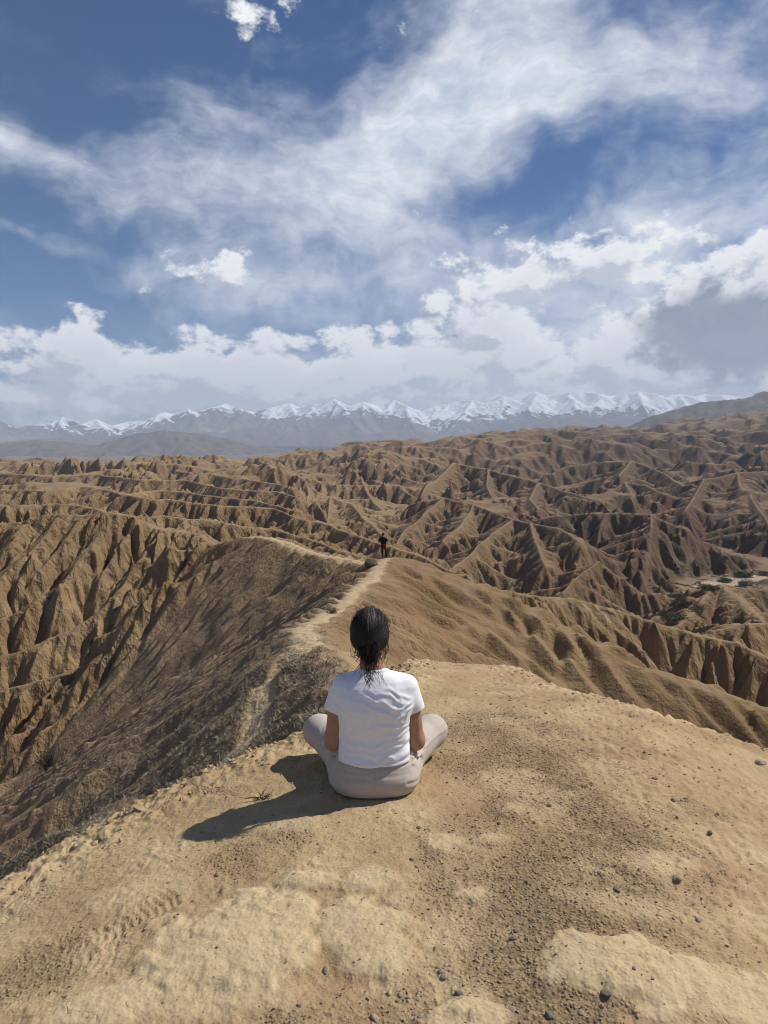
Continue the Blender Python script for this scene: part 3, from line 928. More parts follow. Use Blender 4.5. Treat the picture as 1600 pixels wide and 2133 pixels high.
def piece(name, mask, extra_faces=None):
    q = quads[mask]
    used = np.unique(q)
    remap = np.full(len(verts), -1, np.int64)
    remap[used] = np.arange(len(used))
    o = mesh_from(name, verts[used], remap[q], EARTH)
    for k, v in ATTR.items():
        set_attr(o, k, v.ravel()[used])
    o.data.normals_split_custom_set_from_vertices(nrm[used])
    return tag(o, kind='structure')


ground = piece('ground', is_ground)
path = piece('path', is_path)
near_ridge = piece('ridge_terrain', is_ridge)
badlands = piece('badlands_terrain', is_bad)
plain = piece('plain_terrain', is_plain)
riverbed = piece('riverbed', is_wash & is_bad | is_wash)


# ------------------------------------------------------------------ distant ranges
def range_sheet(name, a0, a1, na, r0, r1, nr, height_fn, mat):
    A = np.linspace(R(a0), R(a1), na); Q = np.linspace(r0, r1, nr)
    q, a = np.meshgrid(Q, A, indexing='ij')
    x, y = q * np.sin(a), q * np.cos(a)
    z, extra = height_fn(x, y, q, a, A, Q)
    i = np.arange(na * nr).reshape(nr, na)
    f = np.stack([i[:-1, :-1], i[:-1, 1:], i[1:, 1:], i[1:, :-1]], -1).reshape(-1, 4)
    o = mesh_from(name, np.stack([x.ravel(), y.ravel(), z.ravel()], 1), f, mat)
    for k, v in extra.items(): set_attr(o, k, v.ravel())
    return tag(o, kind='structure')


def carve(z, x, y, q, a, A, Q, octs):
    """the same down-slope gullies as on the badlands, at mountain scale"""
    for lam, k_amp, seed in octs:
        hr = np.gradient(z, axis=0) / np.gradient(Q)[:, None]; ha = np.gradient(z, axis=1) / (np.gradient(A)[None, :] * q)
        sx, sy = hr * np.sin(a) + ha * np.cos(a), hr * np.cos(a) - ha * np.sin(a)
        m = np.hypot(sx, sy) + 1e-5
        c, s = gullies(x / lam, y / lam, -sx / m, -sy / m, seed)
        z = z + lam * k_amp * sstep(0.06, 0.35, m) * (np.sqrt(np.clip(0.5 + 0.5 * c, 0, 1)) - 0.64)
    return z


def mountain_material():
    m, N, b = new_mat("snowy_rock", 0.85, 0.2)
    geo = N.node('ShaderNodeNewGeometry')
    P = geo.outputs['Position']
    nx = N.node('ShaderNodeSeparateXYZ'); N.put(nx.inputs[0], geo.outputs['Normal'])
    sn = attr(N, 'snow')
    f = N.noise(P, 0.009, 7, 0.68)
    g = N.noise(P, 0.0011, 4, 0.6)
    k = N.math('ADD', sn, N.math('MULTIPLY', N.math('SUBTRACT', f, 0.5), 2.0))
    k = N.math('ADD', k, N.math('MULTIPLY', N.math('SUBTRACT', nx.outputs[2], 0.78), 2.4))
    k = N.math('ADD', k, N.math('MULTIPLY', N.math('SUBTRACT', N.noise(P, 0.0030, 4, 0.6), 0.5), 1.8))
    rock = N.mix(N.smooth(f, 0.35, 0.65), (0.075, 0.070, 0.068), (0.15, 0.13, 0.115))
    low = N.mix(N.smooth(g, 0.35, 0.65), (0.15, 0.125, 0.095), (0.23, 0.19, 0.14))
    c = N.mix(N.smooth(sn, -0.9, -0.2), low, rock)
    c = N.mix(N.smooth(k, 0.50, 0.78), c, (0.86, 0.88, 0.90))
    N.put(b.inputs['Base Color'], c)
    bp = N.node('ShaderNodeBump'); bp.inputs['Strength'].default_value = 0.6; bp.inputs['Distance'].default_value = 40
    N.put(bp.inputs['Height'], f); N.put(b.inputs['Normal'], bp.outputs[0])
    return m


MOUNTAIN = mountain_material()
CREST = [(-1100, 872), (-900, 858), (-740, 876), (-600, 864), (-450, 880), (-300, 868), (-120, 862), (0, 876), (30, 892), (60, 886), (95, 883), (130, 868), (165, 884), (200, 873), (235, 889), (265, 878), (300, 876), (332, 862), (365, 858), (392, 850), (412, 862), (440, 850), (472, 840), (500, 852),
         (530, 858), (560, 850), (600, 838), (625, 848), (650, 842), (695, 831), (722, 844), (755, 836), (788, 846), (822, 832), (850, 845), (875, 856), (905, 850), (935, 840), (962, 834), (985, 832),
         (1010, 840), (1050, 823), (1080, 834), (1115, 816), (1150, 824), (1185, 818), (1215, 812), (1250, 820), (1280, 823), (1305, 817), (1330, 815), (1360, 824), (1390, 822), (1415, 820), (1445, 826), (1470, 820), (1500, 822), (1560, 830), (1700, 820), (1820, 832), (1950, 818), (2100, 836), (2300, 822), (2600, 838)]
ca = np.array([px_angles(u, v)[0] for u, v in CREST]); ce = np.array([px_angles(u, v)[1] for u, v in CREST])


gm = np.random.default_rng(41)
MSEG = []


def mountain_network():
    pts = []
    for u, v in CREST:
        a_, e_ = px_angles(u, v)
        q_ = 13900 + gm.uniform(-350, 350)
        pts.append(np.array([q_ * math.sin(a_), q_ * math.cos(a_), CAM_Z + q_ * math.tan(e_)]))
    for i in range(len(pts) - 1):
        a, b = pts[i], pts[i + 1]
        k = max(1, int(np.hypot(*(b - a)[:2]) / 170))
        P = [a + (b - a) * t_ + (np.array([0, gm.uniform(-70, 70), gm.uniform(-34, 22)]) if 0 < t_ < 1 else 0) for t_ in np.linspace(0, 1, k + 1)]
        for c, d in zip(P[:-1], P[1:]): MSEG.append((c, d, .66, .66, 6.0))
    for i in range(1, len(pts) - 1):
        top = pts[i][2] > 0.5 * (pts[i - 1][2] + pts[i + 1][2])
        out = -pts[i][:2] / np.hypot(*pts[i][:2])
        for sgn in ((0.0,) if not top else (gm.uniform(-.35, .35), gm.uniform(.5, 1.1), gm.uniform(-1.1, -.5))):
            ca_, sa_ = math.cos(sgn), math.sin(sgn)
            d = np.array([out[0] * ca_ - out[1] * sa_, out[0] * sa_ + out[1] * ca_])
            p = pts[i].copy(); ln = gm.uniform(300, 760) * (1.15 if sgn and abs(sgn) < .4 else 0.8)
            if not top: p = p - [0, 0, 25]
            for s_ in range(5):
                drop = ln * gm.uniform(.18, .50)
                if p[2] - drop < 40: break
                n_ = np.r_[p[:2] + d * ln, p[2] - drop]
                sl1 = gm.uniform(.55, .9)
                MSEG.append((p, n_, sl1, sl1, 5.0))
                # rib off the spur
                for sg2 in (-1, 1):
                    if gm.random() < .75:
                        t_ = gm.uniform(.1, .6); c = p + (n_ - p) * t_ - [0, 0, 8]
                        r_ = gm.uniform(.6, 1.2) * sg2
                        e = np.array([d[0] * math.cos(r_) - d[1] * math.sin(r_), d[0] * math.sin(r_) + d[1] * math.cos(r_)])
                        l2 = gm.uniform(180, 380)
                        MSEG.append((c, np.r_[c[:2] + e * l2, c[2] - l2 * gm.uniform(.42, .6)], .8, .8, 4.0))
                w_ = gm.uniform(-.45, .45)
                d = np.array([d[0] * math.cos(w_) - d[1] * math.sin(w_), d[0] * math.sin(w_) + d[1] * math.cos(w_)])
                p = n_


mountain_network()


def main_range(x, y, q, a, A, Q):
    base = 6 + 240 * np.clip((q - 10800) / 3000, 0, 1) ** 2
    z = np.full(x.shape, -500.0); dc_ = np.full(x.shape, 900.0)
    wx_ = x + 45 * fbm(x / 330, y / 330, 3, 0.55, seed=251); wy_ = y + 45 * fbm(x / 330, y / 330, 3, 0.55, seed=257)
    for a_, b_, s1, s2, w in MSEG:
        reach = max(a_[2], b_[2]) / s1 + 20
        lo = np.minimum(a_, b_) - reach; hi = np.maximum(a_, b_) + reach
        ii = np.nonzero(((wx_ > lo[0]) & (wx_ < hi[0]) & (wy_ > lo[1]) & (wy_ < hi[1])).ravel())[0]
        if not len(ii): continue
        px, py = wx_.ravel()[ii], wy_.ravel()[ii]
        dx, dy = b_[0] - a_[0], b_[1] - a_[1]
        tt = np.clip(((px - a_[0]) * dx + (py - a_[1]) * dy) / (dx * dx + dy * dy), 0, 1)
        d = np.hypot(px - a_[0] - tt * dx, py - a_[1] - tt * dy)
        h = a_[2] + tt * (b_[2] - a_[2]) - s1 * (np.sqrt(d * d + w * w) - w) * (1 - 0.16 * np.clip(d / 700, 0, 1))
        m = h > z.ravel()[ii]
        z.ravel()[ii[m]] = h[m]; dc_.ravel()[ii[m]] = d[m]
    kk_ = 30.0
    z = np.maximum(z, base) + np.log1p(np.exp(-np.abs(z - base) / kk_)) * kk_ * 0.6
    for lam, k_amp, seed in ((260, .10, 213), (120, .13, 215), (62, .12, 217)):
        hr = np.gradient(z, axis=0) / np.gradient(Q)[:, None]; ha = np.gradient(z, axis=1) / (np.gradient(A)[None, :] * q)
        sx, sy = hr * np.sin(a) + ha * np.cos(a), hr * np.cos(a) - ha * np.sin(a)
        m = np.hypot(sx, sy) + 1e-5
        c, s = gullies(x / lam, y / lam, -sx / m, -sy / m, seed)
        z = z + lam * k_amp * sstep(0.2, 0.6, m) * sstep(5, lam * .7, dc_) * (0.5 - np.arccos(np.clip(c, -1, 1)) / np.pi)
    snowline = 440 + 230 * gnoise(a * 7 + 4, a * 0, 219) - 190 * sstep(-0.22, -0.42, a)
    snow = (z - snowline) / 300.0
    return z, dict(snow=snow)


mountains = range_sheet('mountain_range', -46, 46, 800, 10300, 14300, 190, main_range, MOUNTAIN)


def hill_material():
    m, N, b = new_mat("bare_hill", 0.95, 0.1)
    geo = N.node('ShaderNodeNewGeometry')
    n = N.noise(geo.outputs['Position'], 0.012, 6, 0.65)
    c = N.mix(N.smooth(n, 0.35, 0.65), (0.085, 0.072, 0.058), (0.15, 0.122, 0.092))
    N.put(b.inputs['Base Color'], c)
    bp = N.node('ShaderNodeBump'); bp.inputs['Strength'].default_value = 0.6; bp.inputs['Distance'].default_value = 12
    N.put(bp.inputs['Height'], n); N.put(b.inputs['Normal'], bp.outputs[0])
    return m


HILL = hill_material()


def hill_range(prof_pts, dist, run, seed):
    pa = np.array([px_angles(u, v)[0] for u, v in prof_pts]); pe = np.array([px_angles(u, v)[1] for u, v in prof_pts])

    def fn(x, y, q, a, A, Q):
        top = CAM_Z + dist * np.tan(np.interp(a, pa, pe))
        d = q - dist
        prof = np.clip(1 - np.abs(d) / run, 0, 1) ** 0.8
        z = -140 + (top + 140) * prof
        z = z + (top + 140) * prof * 0.10 * fbm(x / 900, y / 900, 3, seed=seed + 50)
        z = carve(z, x, y, q, a, A, Q, ((900, .06, seed + 8), (420, .10, seed), (170, .12, seed + 2), (70, .10, seed + 4)))
        return z, {}
    return fn


range_sheet('low_hill', -38, 2, 260, 6100, 8500, 70, hill_range([(-300, 905), (-60, 930), (20, 922), (75, 914), (125, 918), (180, 928), (215, 926), (255, 913), (300, 902), (345, 896), (385, 896), (430, 904), (480, 916), (540, 930), (600, 936), (700, 945), (900, 960)], 7300, 1100, 221), HILL)
range_sheet('slope_hill', 10, 44, 260, 3600, 7200, 90, hill_range([(1100, 960), (1240, 915), (1330, 884), (1370, 866), (1410, 852), (1470, 836), (1540, 822), (1600, 814), (1800, 790), (2100, 770)], 5200, 1500, 231), HILL)
range_sheet('foothill_range', -46, 46, 420, 9700, 12900, 70, hill_range([(-300, 915), (0, 920), (120, 912), (230, 908), (300, 902), (400, 896), (470, 902), (530, 890), (610, 898), (690, 892), (770, 902), (850, 893), (900, 905), (940, 914), (985, 903), (1040, 890), (1100, 876), (1160, 872), (1210, 864), (1270, 872), (1330, 866), (1400, 874), (1470, 868), (1600, 870), (1900, 870)], 11600, 1500, 241), HILL)


def plain_mat(name, colour, rough=0.8, spec=0.3, bump=0, bscale=100, vary=0.0, vscale=20):
    m, N, b = new_mat(name, rough, spec)
    tcn = N.node('ShaderNodeTexCoord')
    if vary:
        n = N.noise(tcn.outputs['Object'], vscale, 5, 0.6)
        c0 = tuple(k * (1 - vary) for k in colour); c1 = tuple(min(1, k * (1 + vary)) for k in colour)
        N.put(b.inputs['Base Color'], N.mix(N.smooth(n, 0.3, 0.7), c0, c1))
    else:
        b.inputs['Base Color'].default_value = (*colour, 1)
    if bump:
        bp = N.node('ShaderNodeBump'); bp.inputs['Strength'].default_value = 0.5; bp.inputs['Distance'].default_value = bump
        N.put(bp.inputs['Height'], N.noise(tcn.outputs['Object'], bscale, 4, 0.6)); N.put(b.inputs['Normal'], bp.outputs[0])
    return m


def tubes(strands, radius, sides=3):
    """many thin strands as one mesh; each strand is (k,3)"""
    V, Fq = [], []
    base = 0
    for P in strands:
        P = np.asarray(P); k = len(P)
        T = np.gradient(P, axis=0); T /= np.linalg.norm(T, axis=1)[:, None] + 1e-9
        ref = np.array([0.31, 0.77, 0.55])
        U = np.cross(T, ref); U /= np.linalg.norm(U, axis=1)[:, None] + 1e-9
        W_ = np.cross(T, U)
        rad = radius * np.interp(np.arange(k) / (k - 1), [0, .1, .75, 1], [0.5, 1, 1, 0.15])
        for s in range(sides):
            a = 2 * np.pi * s / sides
            V.append(P + (U * math.cos(a) + W_ * math.sin(a)) * rad[:, None])
        i = np.arange(k - 1)
        for s in range(sides):
            s2 = (s + 1) % sides
            Fq.append(np.stack([base + s * k + i, base + s2 * k + i, base + s2 * k + i + 1, base + s * k + i + 1], 1))
        base += k * sides
    return np.concatenate(V), np.concatenate(Fq)


# ------------------------------------------------------------------ stones, gravel, scrub
def ico(sub):
    bm = bmesh.new(); bmesh.ops.create_icosphere(bm, subdivisions=sub, radius=1.0)
    v = np.array([w.co[:] for w in bm.verts]); f = np.array([[q.index for q in p.verts] for p in bm.faces]); bm.free()
    return v, f


ICO1, ICO2, ICO3 = ico(1), ico(2), ico(3)


def surf(x, y):
    """height of the sheet at many points"""
    r = np.hypot(x, y); a = np.arctan2(x, y)
    i = np.clip(np.searchsorted(RR, r) - 1, 0, NR - 2); j = np.clip(np.searchsorted(AA, a) - 1, 0, NA - 2)
    fr = np.clip((r - RR[i]) / (RR[i + 1] - RR[i]), 0, 1); fa = np.clip((a - AA[j]) / (AA[j + 1] - AA[j]), 0, 1)
    return H[i, j] * (1 - fr) * (1 - fa) + H[i + 1, j] * fr * (1 - fa) + H[i, j + 1] * (1 - fr) * fa + H[i + 1, j + 1] * fr * fa


def sample(F, x, y):
    r = np.hypot(x, y); a = np.arctan2(x, y)
    return F[np.clip(np.searchsorted(RR, r), 0, NR - 1), np.clip(np.searchsorted(AA, a), 0, NA - 1)]


def rand_rot(n, g):
    q = g.normal(size=(n, 4)); q /= np.linalg.norm(q, axis=1)[:, None]
    w, x, y, z = q.T
    return np.stack([np.stack([1 - 2 * (y * y + z * z), 2 * (x * y - z * w), 2 * (x * z + y * w)], 1),
                     np.stack([2 * (x * y + z * w), 1 - 2 * (x * x + z * z), 2 * (y * z - x * w)], 1),
                     np.stack([2 * (x * z - y * w), 2 * (y * z + x * w), 1 - 2 * (x * x + y * y)], 1)], 1)


OCTA = (np.array([(1, 0, 0), (-1, 0, 0), (0, 1, 0), (0, -1, 0), (0, 0, 1), (0, 0, -1.0)]),
        np.array([(0, 2, 4), (2, 1, 4), (1, 3, 4), (3, 0, 4), (2, 0, 5), (1, 2, 5), (3, 1, 5), (0, 3, 5)]))


def stones(name, x, y, size, mat, g, sink=0.3, jag=0.25, flat=0.65, base=None):
    n = len(x)
    v0, f0 = base or ICO1
    m = len(v0)
    V = v0[None] * (1 + g.uniform(-jag, jag, (n, m, 1))) * g.uniform([0.8, 0.55, 0.4], [1.25, 1.0, 0.8], (n, 3))[:, None, :]
    V = np.einsum('nij,nmj->nmi', rand_rot(n, g), V)
    V[:, :, 2] *= flat
    V *= size[:, None, None]
    V += np.stack([x, y, surf(x, y) + size * flat * (0.6 - sink)], 1)[:, None, :]
    F = (f0[None] + (np.arange(n) * m)[:, None, None]).reshape(-1, 3)
    o = mesh_from(name, V.reshape(-1, 3), F, mat, smooth=False)
    a = o.data.attributes.new("tone", 'FLOAT', 'POINT')
    a.data.foreach_set('value', np.repeat(g.uniform(0, 1, n), m).astype(np.float32))
    return o


def stone_mat(name, ramp):
    m, N, b = new_mat(name, 0.8, 0.25)
    tn = attr(N, 'tone')
    cr = N.node('ShaderNodeValToRGB')
    cr.color_ramp.elements[0].color = (*ramp[0], 1); cr.color_ramp.elements[1].color = (*ramp[-1], 1)
    for k, c in enumerate(ramp[1:-1]):
        e = cr.color_ramp.elements.new((k + 1) / (len(ramp) - 1)); e.color = (*c, 1)
    N.put(cr.inputs[0], tn)
    geo = N.node('ShaderNodeNewGeometry')
    n = N.noise(geo.outputs['Position'], 120, 3, 0.6)
    N.put(b.inputs['Base Color'], N.mix(N.smooth(n, 0.3, 0.7, 0.0, 0.35), cr.outputs[0], (0.36, 0.27, 0.165)))
    return m


GRAVEL = stone_mat("mixed_gravel", [(0.15, 0.11, 0.075), (0.25, 0.18, 0.11), (0.35, 0.26, 0.16), (0.22, 0.175, 0.125), (0.42, 0.33, 0.215)])
CLOD = stone_mat("clay_clods", [(0.30, 0.22, 0.125), (0.42, 0.315, 0.18), (0.36, 0.26, 0.15)])
g5 = np.random.default_rng(23)

# loose gravel, thickest in the worn strip right of the seated person
n = 110000
ang = g5.uniform(-R(33), R(33), n); rad = np.exp(g5.uniform(np.log(1.7), np.log(7.5), n))
gx5, gy5 = rad * np.sin(ang), rad * np.cos(ang)
keep = (g5.uniform(0, 1, n) < (0.05 + 0.5 * sample(gravel, gx5, gy5)) * (1 - 0.75 * sample(pale, gx5, gy5))) & (sample(summit_w, gx5, gy5) > 0.6)
keep &= ~((np.abs(gx5 + .035) < .25) & (np.abs(gy5 - 3.25) < .2))
gx5, gy5 = gx5[keep][:17000], gy5[keep][:17000]
gs = 0.0024 + 0.0070 * g5.uniform(0, 1, len(gx5)) ** 4.0
gs *= np.clip(np.hypot(gx5, gy5) / 2.6, 0.8, 2.0) ** 0.5
o = stones('gravel', gx5, gy5, gs, GRAVEL, g5, base=OCTA)
tag(o, label='loose brown grit scattered over the bare summit', kind='stuff')

# crumbled clods along the broken rim
cx, cy, cs = [], [], []
for k in range(len(RIM) - 1):
    a, b = RIM[k], RIM[k + 1]
    if max(a[1], b[1]) < 1.0 or math.hypot(*a) > 9: continue
    m = int(math.hypot(*(b - a)) * (260 if k < 8 else 120))
    t_ = g5.uniform(0, 1, m)[:, None]
    p = a + (b - a) * t_
    nr = np.array([-(b - a)[1], (b - a)[0]]); nr /= np.hypot(*nr)
    p = p + nr * g5.normal(-0.06 if k < 12 else 0.0, 0.16, m)[:, None]
    cx.append(p[:, 0]); cy.append(p[:, 1]); cs.append(0.004 + 0.022 * g5.uniform(0, 1, m) ** 3)
qx, qy = g5.uniform(0.5, 4.0, 5000), g5.uniform(1.8, 7.5, 5000)
kq = (sample(summit_w, qx, qy) > .7) & (g5.uniform(0, 1, 5000) < sstep(-.1, .5, fbm(qx * 1.6, qy * 1.6, 3, seed=320)) * sstep(.4, 1.4, qx))
cx.append(qx[kq]); cy.append(qy[kq]); cs.append(0.003 + 0.010 * g5.uniform(0, 1, kq.sum()) ** 3)
cx, cy, cs = map(np.concatenate, (cx, cy, cs))
o = stones('clods', cx, cy, cs, CLOD, g5, 0.35, 0.38, 0.8, base=OCTA)
tag(o, label='crumbled clay clods along the broken edge of the summit', kind='stuff')

# pebbles one can pick out
PEB_DARK = plain_mat("slate_pebble", (0.155, 0.138, 0.115), 0.85, 0.35, 0.0008, 200, 0.25, 60)
PEB_GREY = plain_mat("grey_pebble", (0.265, 0.215, 0.16), 0.85, 0.3, 0.0008, 200, 0.2, 60)
PEB_BUFF = plain_mat("buff_pebble", (0.36, 0.285, 0.20), 0.8, 0.25, 0.0008, 200, 0.2, 60)
PEBBLES = [
    (1479, 1724 + 10, 14, 'k', "small dark pebble near the far right side of the bare ground"),
    (1411, 1830, 20, 'g', "squat grey pebble standing clear on pale dust in the right half"),
    (1285, 1854, 18, 'k', "near-black pebble beside a small pale one, right of the gravel strip"),
    (1322, 1854, 13, 'b', "small pale pebble next to the near-black one"),
    (1122, 1898, 15, 'g', "slate grey pebble in the gravel strip, with a flat chip to its left"),
    (1083, 1898, 12, 'g', "flat grey chip left of the slate grey pebble in the gravel strip"),
    (1075, 1940, 15, 'k', "upper of two dark pebbles lying close together in the gravel strip"),
    (1071, 1955, 18, 'k', "lower of two dark pebbles lying close together in the gravel strip"),
    (1455, 1917, 16, 'g', "brownish grey pebble on the pink dust at the right, below the squat one"),
    (925, 2034, 18, 'g', "flat grey pebble below the middle of the picture, with a smaller one touching it"),
    (918, 2023, 13, 'g', "smaller pebble touching the flat grey one"),
    (956, 2070, 19, 'k', "round dark pebble near the lower edge, right of two pale stones"),
    (1262, 2070, 22, 'k', "large rounded dark pebble below the broad pale clay hump on the right"),
    (1145, 2118, 20, 'k', "dark pebble at the bottom edge, left of a grey one"),
    (1210, 2110, 15, 'g', "grey pebble at the bottom edge, right of a dark one"),
    (1068, 2103, 16, 'g', "upright oval grey pebble near the bottom edge"),
    (679, 2021, 19, 'g', "bluish grey pebble at the foot of the cracked clay slab, left of centre"),
    (782, 2122, 22, 'b', "pale buff pebble at the bottom edge, below the cracked clay slab"),
    (811, 2069, 14, 'b', "pale stone between the buff pebble and the round dark pebble"),
    (834, 2072, 11, 'b', "tiny pale stone just right of another pale stone near the bottom"),
    (876, 2118, 13, 'g', "grey pebble near the bottom edge, between the buff one and the upright oval one"),
    (623, 2095, 11, 'k', "small dark pebble on plain dust at the lower left of centre"),
    (453, 1822, 14, 'g', "lone flat grey stone above the large rounded clay hump"),
    (872, 1724, 10, 'k', "small black stone on the ground just below the seated person"),
    (858, 1791, 13, 'k', "dark stone below the seated person, at the upper edge of the gravel"),
    (1040, 1716, 13, 'k', "small dark stone right of the seated person, above the gravel strip"),
    (1145, 1676, 14, 'b', "pale buff stone right of the seated person, at the top of the gravel strip"),
    (1084, 1659, 10, 'b', "small round pale stone right of the seated person"),
    (1364, 1622, 13, 'k', "dark stone on the crust at the right, level with the person's hips"),
    (1402, 1667, 14, 'k', "flat dark stone on the crust at the right, below the person's hips"),
    (1320, 1960 + 57, 10, 'k', "tiny dark stone on the broad pale clay hump at the right"),
    (1585, 1590, 22, 'b', "brown clod on the right edge of the summit"),
    (165, 1755, 17, 'b', "buff clod lying on the left rim of the summit"),
]
for k, (u, v, wpx, c_, lab) in enumerate(PEBBLES):
    p = pick(u, v, 1.0, 20)
    s_ = 0.38 * wpx * np.linalg.norm(p - [0, 0, CAM_Z]) / F_PX
    v0, f0 = ICO3
    vv = v0 * [1.1 * g5.uniform(.9, 1.15), g5.uniform(.72, .95), g5.uniform(.5, .68)]
    q = v0 * 1.3 + k * 3.1
    vv = vv * (1 + 0.30 * gnoise(q[:, 0] + q[:, 2] * .7, q[:, 1] - q[:, 2] * .5, 300)[:, None] + 0.05 * gnoise(q[:, 0] * 2.6, q[:, 1] * 2.6 + q[:, 2] * 2, 301)[:, None])
    o = mesh_from('pebble', vv * s_, f0, {'k': PEB_DARK, 'g': PEB_GREY, 'b': PEB_BUFF}[c_])
    o.location = (p[0], p[1], on_surface(p[0], p[1]) + s_ * 0.05)
    o.rotation_euler = (g5.uniform(-.25, .25), g5.uniform(-.25, .25), g5.uniform(0, 6.28))
    tag(o, lab, 'pebble', 'pebbles lying on the summit')


# --- plants
def leaf_mat(name, a, b_):
    m, N, b = new_mat(name, 0.8, 0.15)
    tn = attr(N, 'tone')
    N.put(b.inputs['Base Color'], N.mix(tn, a, b_))
    return m


SCRUB = leaf_mat("dry_scrub", (0.16, 0.145, 0.10), (0.38, 0.33, 0.235))
GREEN = leaf_mat("bush_leaves", (0.060, 0.072, 0.038), (0.135, 0.145, 0.080))
TWIG = plain_mat("twig", (0.10, 0.075, 0.05), 0.9, 0.1)
STRAW = leaf_mat("dry_grass", (0.20, 0.15, 0.085), (0.42, 0.34, 0.20))


def blades(base, length, width, g, up=0.9, spread=0.8):
    """thin bent blades: two triangles each; base (n,3)"""
    n = len(base)
    d = np.stack([g.normal(0, spread, n), g.normal(0, spread, n), np.full(n, up) + g.uniform(0, .4, n)], 1)
    d /= np.linalg.norm(d, axis=1)[:, None]
    s = np.cross(d, g.normal(size=(n, 3))); s /= np.linalg.norm(s, axis=1)[:, None] + 1e-9
    L, w = length[:, None], width[:, None]
    mid = base + d * L * .55; tip = base + d * L + np.stack([d[:, 0], d[:, 1], -0.4 * np.ones(n)], 1) * L * .15
    V = np.stack([base - s * w * .5, base + s * w * .5, mid + s * w * .45, mid - s * w * .45, tip], 1)
    k = np.arange(n)[:, None] * 5
    return V.reshape(-1, 3), [np.concatenate([k + 0, k + 1, k + 2, k + 3], 1), np.concatenate([k + 3, k + 2, k + 4], 1)], 5


def foliage(c, r, n, leaf, g):
    """leaf sized faces through the volume of a lumpy crown"""
    lobes = g.normal(0, 1, (7, 3)); lobes /= np.linalg.norm(lobes, axis=1)[:, None]
    lobes = lobes * [.55, .55, .35] + [0, 0, .45]
    w = g.integers(0, 7, n)
    p = lobes[w] + g.normal(0, .22, (n, 3))
    p[:, 2] = np.abs(p[:, 2])
    p = p * r
    a = g.normal(size=(n, 3)); a /= np.linalg.norm(a, axis=1)[:, None]
    b = np.cross(a, g.normal(size=(n, 3))); b /= np.linalg.norm(b, axis=1)[:, None]
    L = leaf * g.uniform(.6, 1.4, (n, 1))
    V = np.stack([p - a * L, p + b * L * .45, p + a * L, p - b * L * .45], 1).reshape(-1, 3) + c
    return V, np.arange(n * 4).reshape(n, 4)


# low grey scrub on the shaded flank below the knob and on the slopes beyond (too many to count)
n = 52000
ang = g5.uniform(-R(32), R(6), n); rad = np.exp(g5.uniform(np.log(6.0), np.log(30), n))
sx5, sy5 = rad * np.sin(ang), rad * np.cos(ang)
kp = (g5.uniform(0, 1, n) < sample(veg, sx5, sy5) * 0.4) & (sample(summit_w, sx5, sy5) < 0.05) & (sample(trail, sx5, sy5) < 0.1)
sx5, sy5 = sx5[kp][:5200], sy5[kp][:5200]
bl = 11
bx = np.repeat(sx5, bl) + g5.normal(0, .05, len(sx5) * bl); by = np.repeat(sy5, bl) + g5.normal(0, .05, len(sx5) * bl)
ln = np.repeat(g5.uniform(.04, .13, len(sx5)), bl) * g5.uniform(.6, 1.2, len(bx))
V, F, k5 = blades(np.stack([bx, by, surf(bx, by) - .01], 1), ln, ln * .13, g5, .75, .9)
o = mesh_from('scrub', V, F, SCRUB, smooth=False)
set_attr(o, 'tone', np.repeat(np.repeat(g5.uniform(0, 1, len(sx5)) ** 0.9, bl), k5))
tag(o, label='low grey dry scrub covering the shaded flank', kind='stuff')

# darker tufts dotted over the far gullied wall on the left
n = 30000
ang = g5.uniform(-R(32), R(2), n); rad = g5.uniform(44, 125, n)
tx, ty = rad * np.sin(ang), rad * np.cos(ang)
kp = (sample(veg, tx, ty) > 0.25) & (sample(trail, tx, ty) < .05) & (g5.uniform(0, 1, n) < .35)
tx, ty = tx[kp][:1500], ty[kp][:1500]
Vs, Fs, Ts = [], [], []
for k in range(len(tx)):
    r_ = g5.uniform(.18, .55)
    V, F = foliage(np.array((tx[k], ty[k], float(surf(tx[k], ty[k])) - .05)), np.array((r_, r_, r_ * .7)), 46, r_ * .17, g5)
    Fs.append(F + 184 * k); Vs.append(V); Ts.append(np.repeat(g5.uniform(0, 1), 184) * .7 + np.repeat(g5.uniform(0, .3, 46), 4))
o = mesh_from('far_scrub', np.concatenate(Vs), np.concatenate(Fs), leaf_mat("dark_scrub", (0.030, 0.032, 0.018), (0.105, 0.095, 0.058)), smooth=False)
set_attr(o, 'tone', np.concatenate(Ts))
tag(o, label='dark dry tufts dotted over the gullied wall', kind='stuff')


def bush(u, v, wpx, hpx, lab, mat=GREEN, leaves=900, group=None, rmin=6):
    p = pick(u, v, rmin, 900)
    sc = np.linalg.norm(p - [0, 0, CAM_Z]) / F_PX
    rx, rz = 0.5 * wpx * sc / .85, hpx * sc / 1.0
    root = bpy.data.objects.new('bush', None); col.objects.link(root)
    root.location = (p[0], p[1], on_surface(p[0], p[1]) - .02 * rz)
    tag(root, lab, 'bush', group)
    V, F = foliage(np.zeros(3), np.array((rx, rx * .8, rz)), leaves, rx * .055, g5)
    f = mesh_from('foliage', V, F, mat, root, smooth=False); set_attr(f, 'tone', np.repeat(g5.uniform(0, 1, leaves) ** 1.5, 4))
    st = []
    for q in range(7):
        e = g5.normal(0, .35, 2)
        st.append(np.array([(0, 0, -.05 * rz), (e[0] * rx * .3, e[1] * rx * .3, rz * .3), (e[0] * rx, e[1] * rx, rz * .72)]))
    V, F = tubes(st, rx * .03, 4)
    mesh_from('stem', V, F, TWIG, root)
    return root


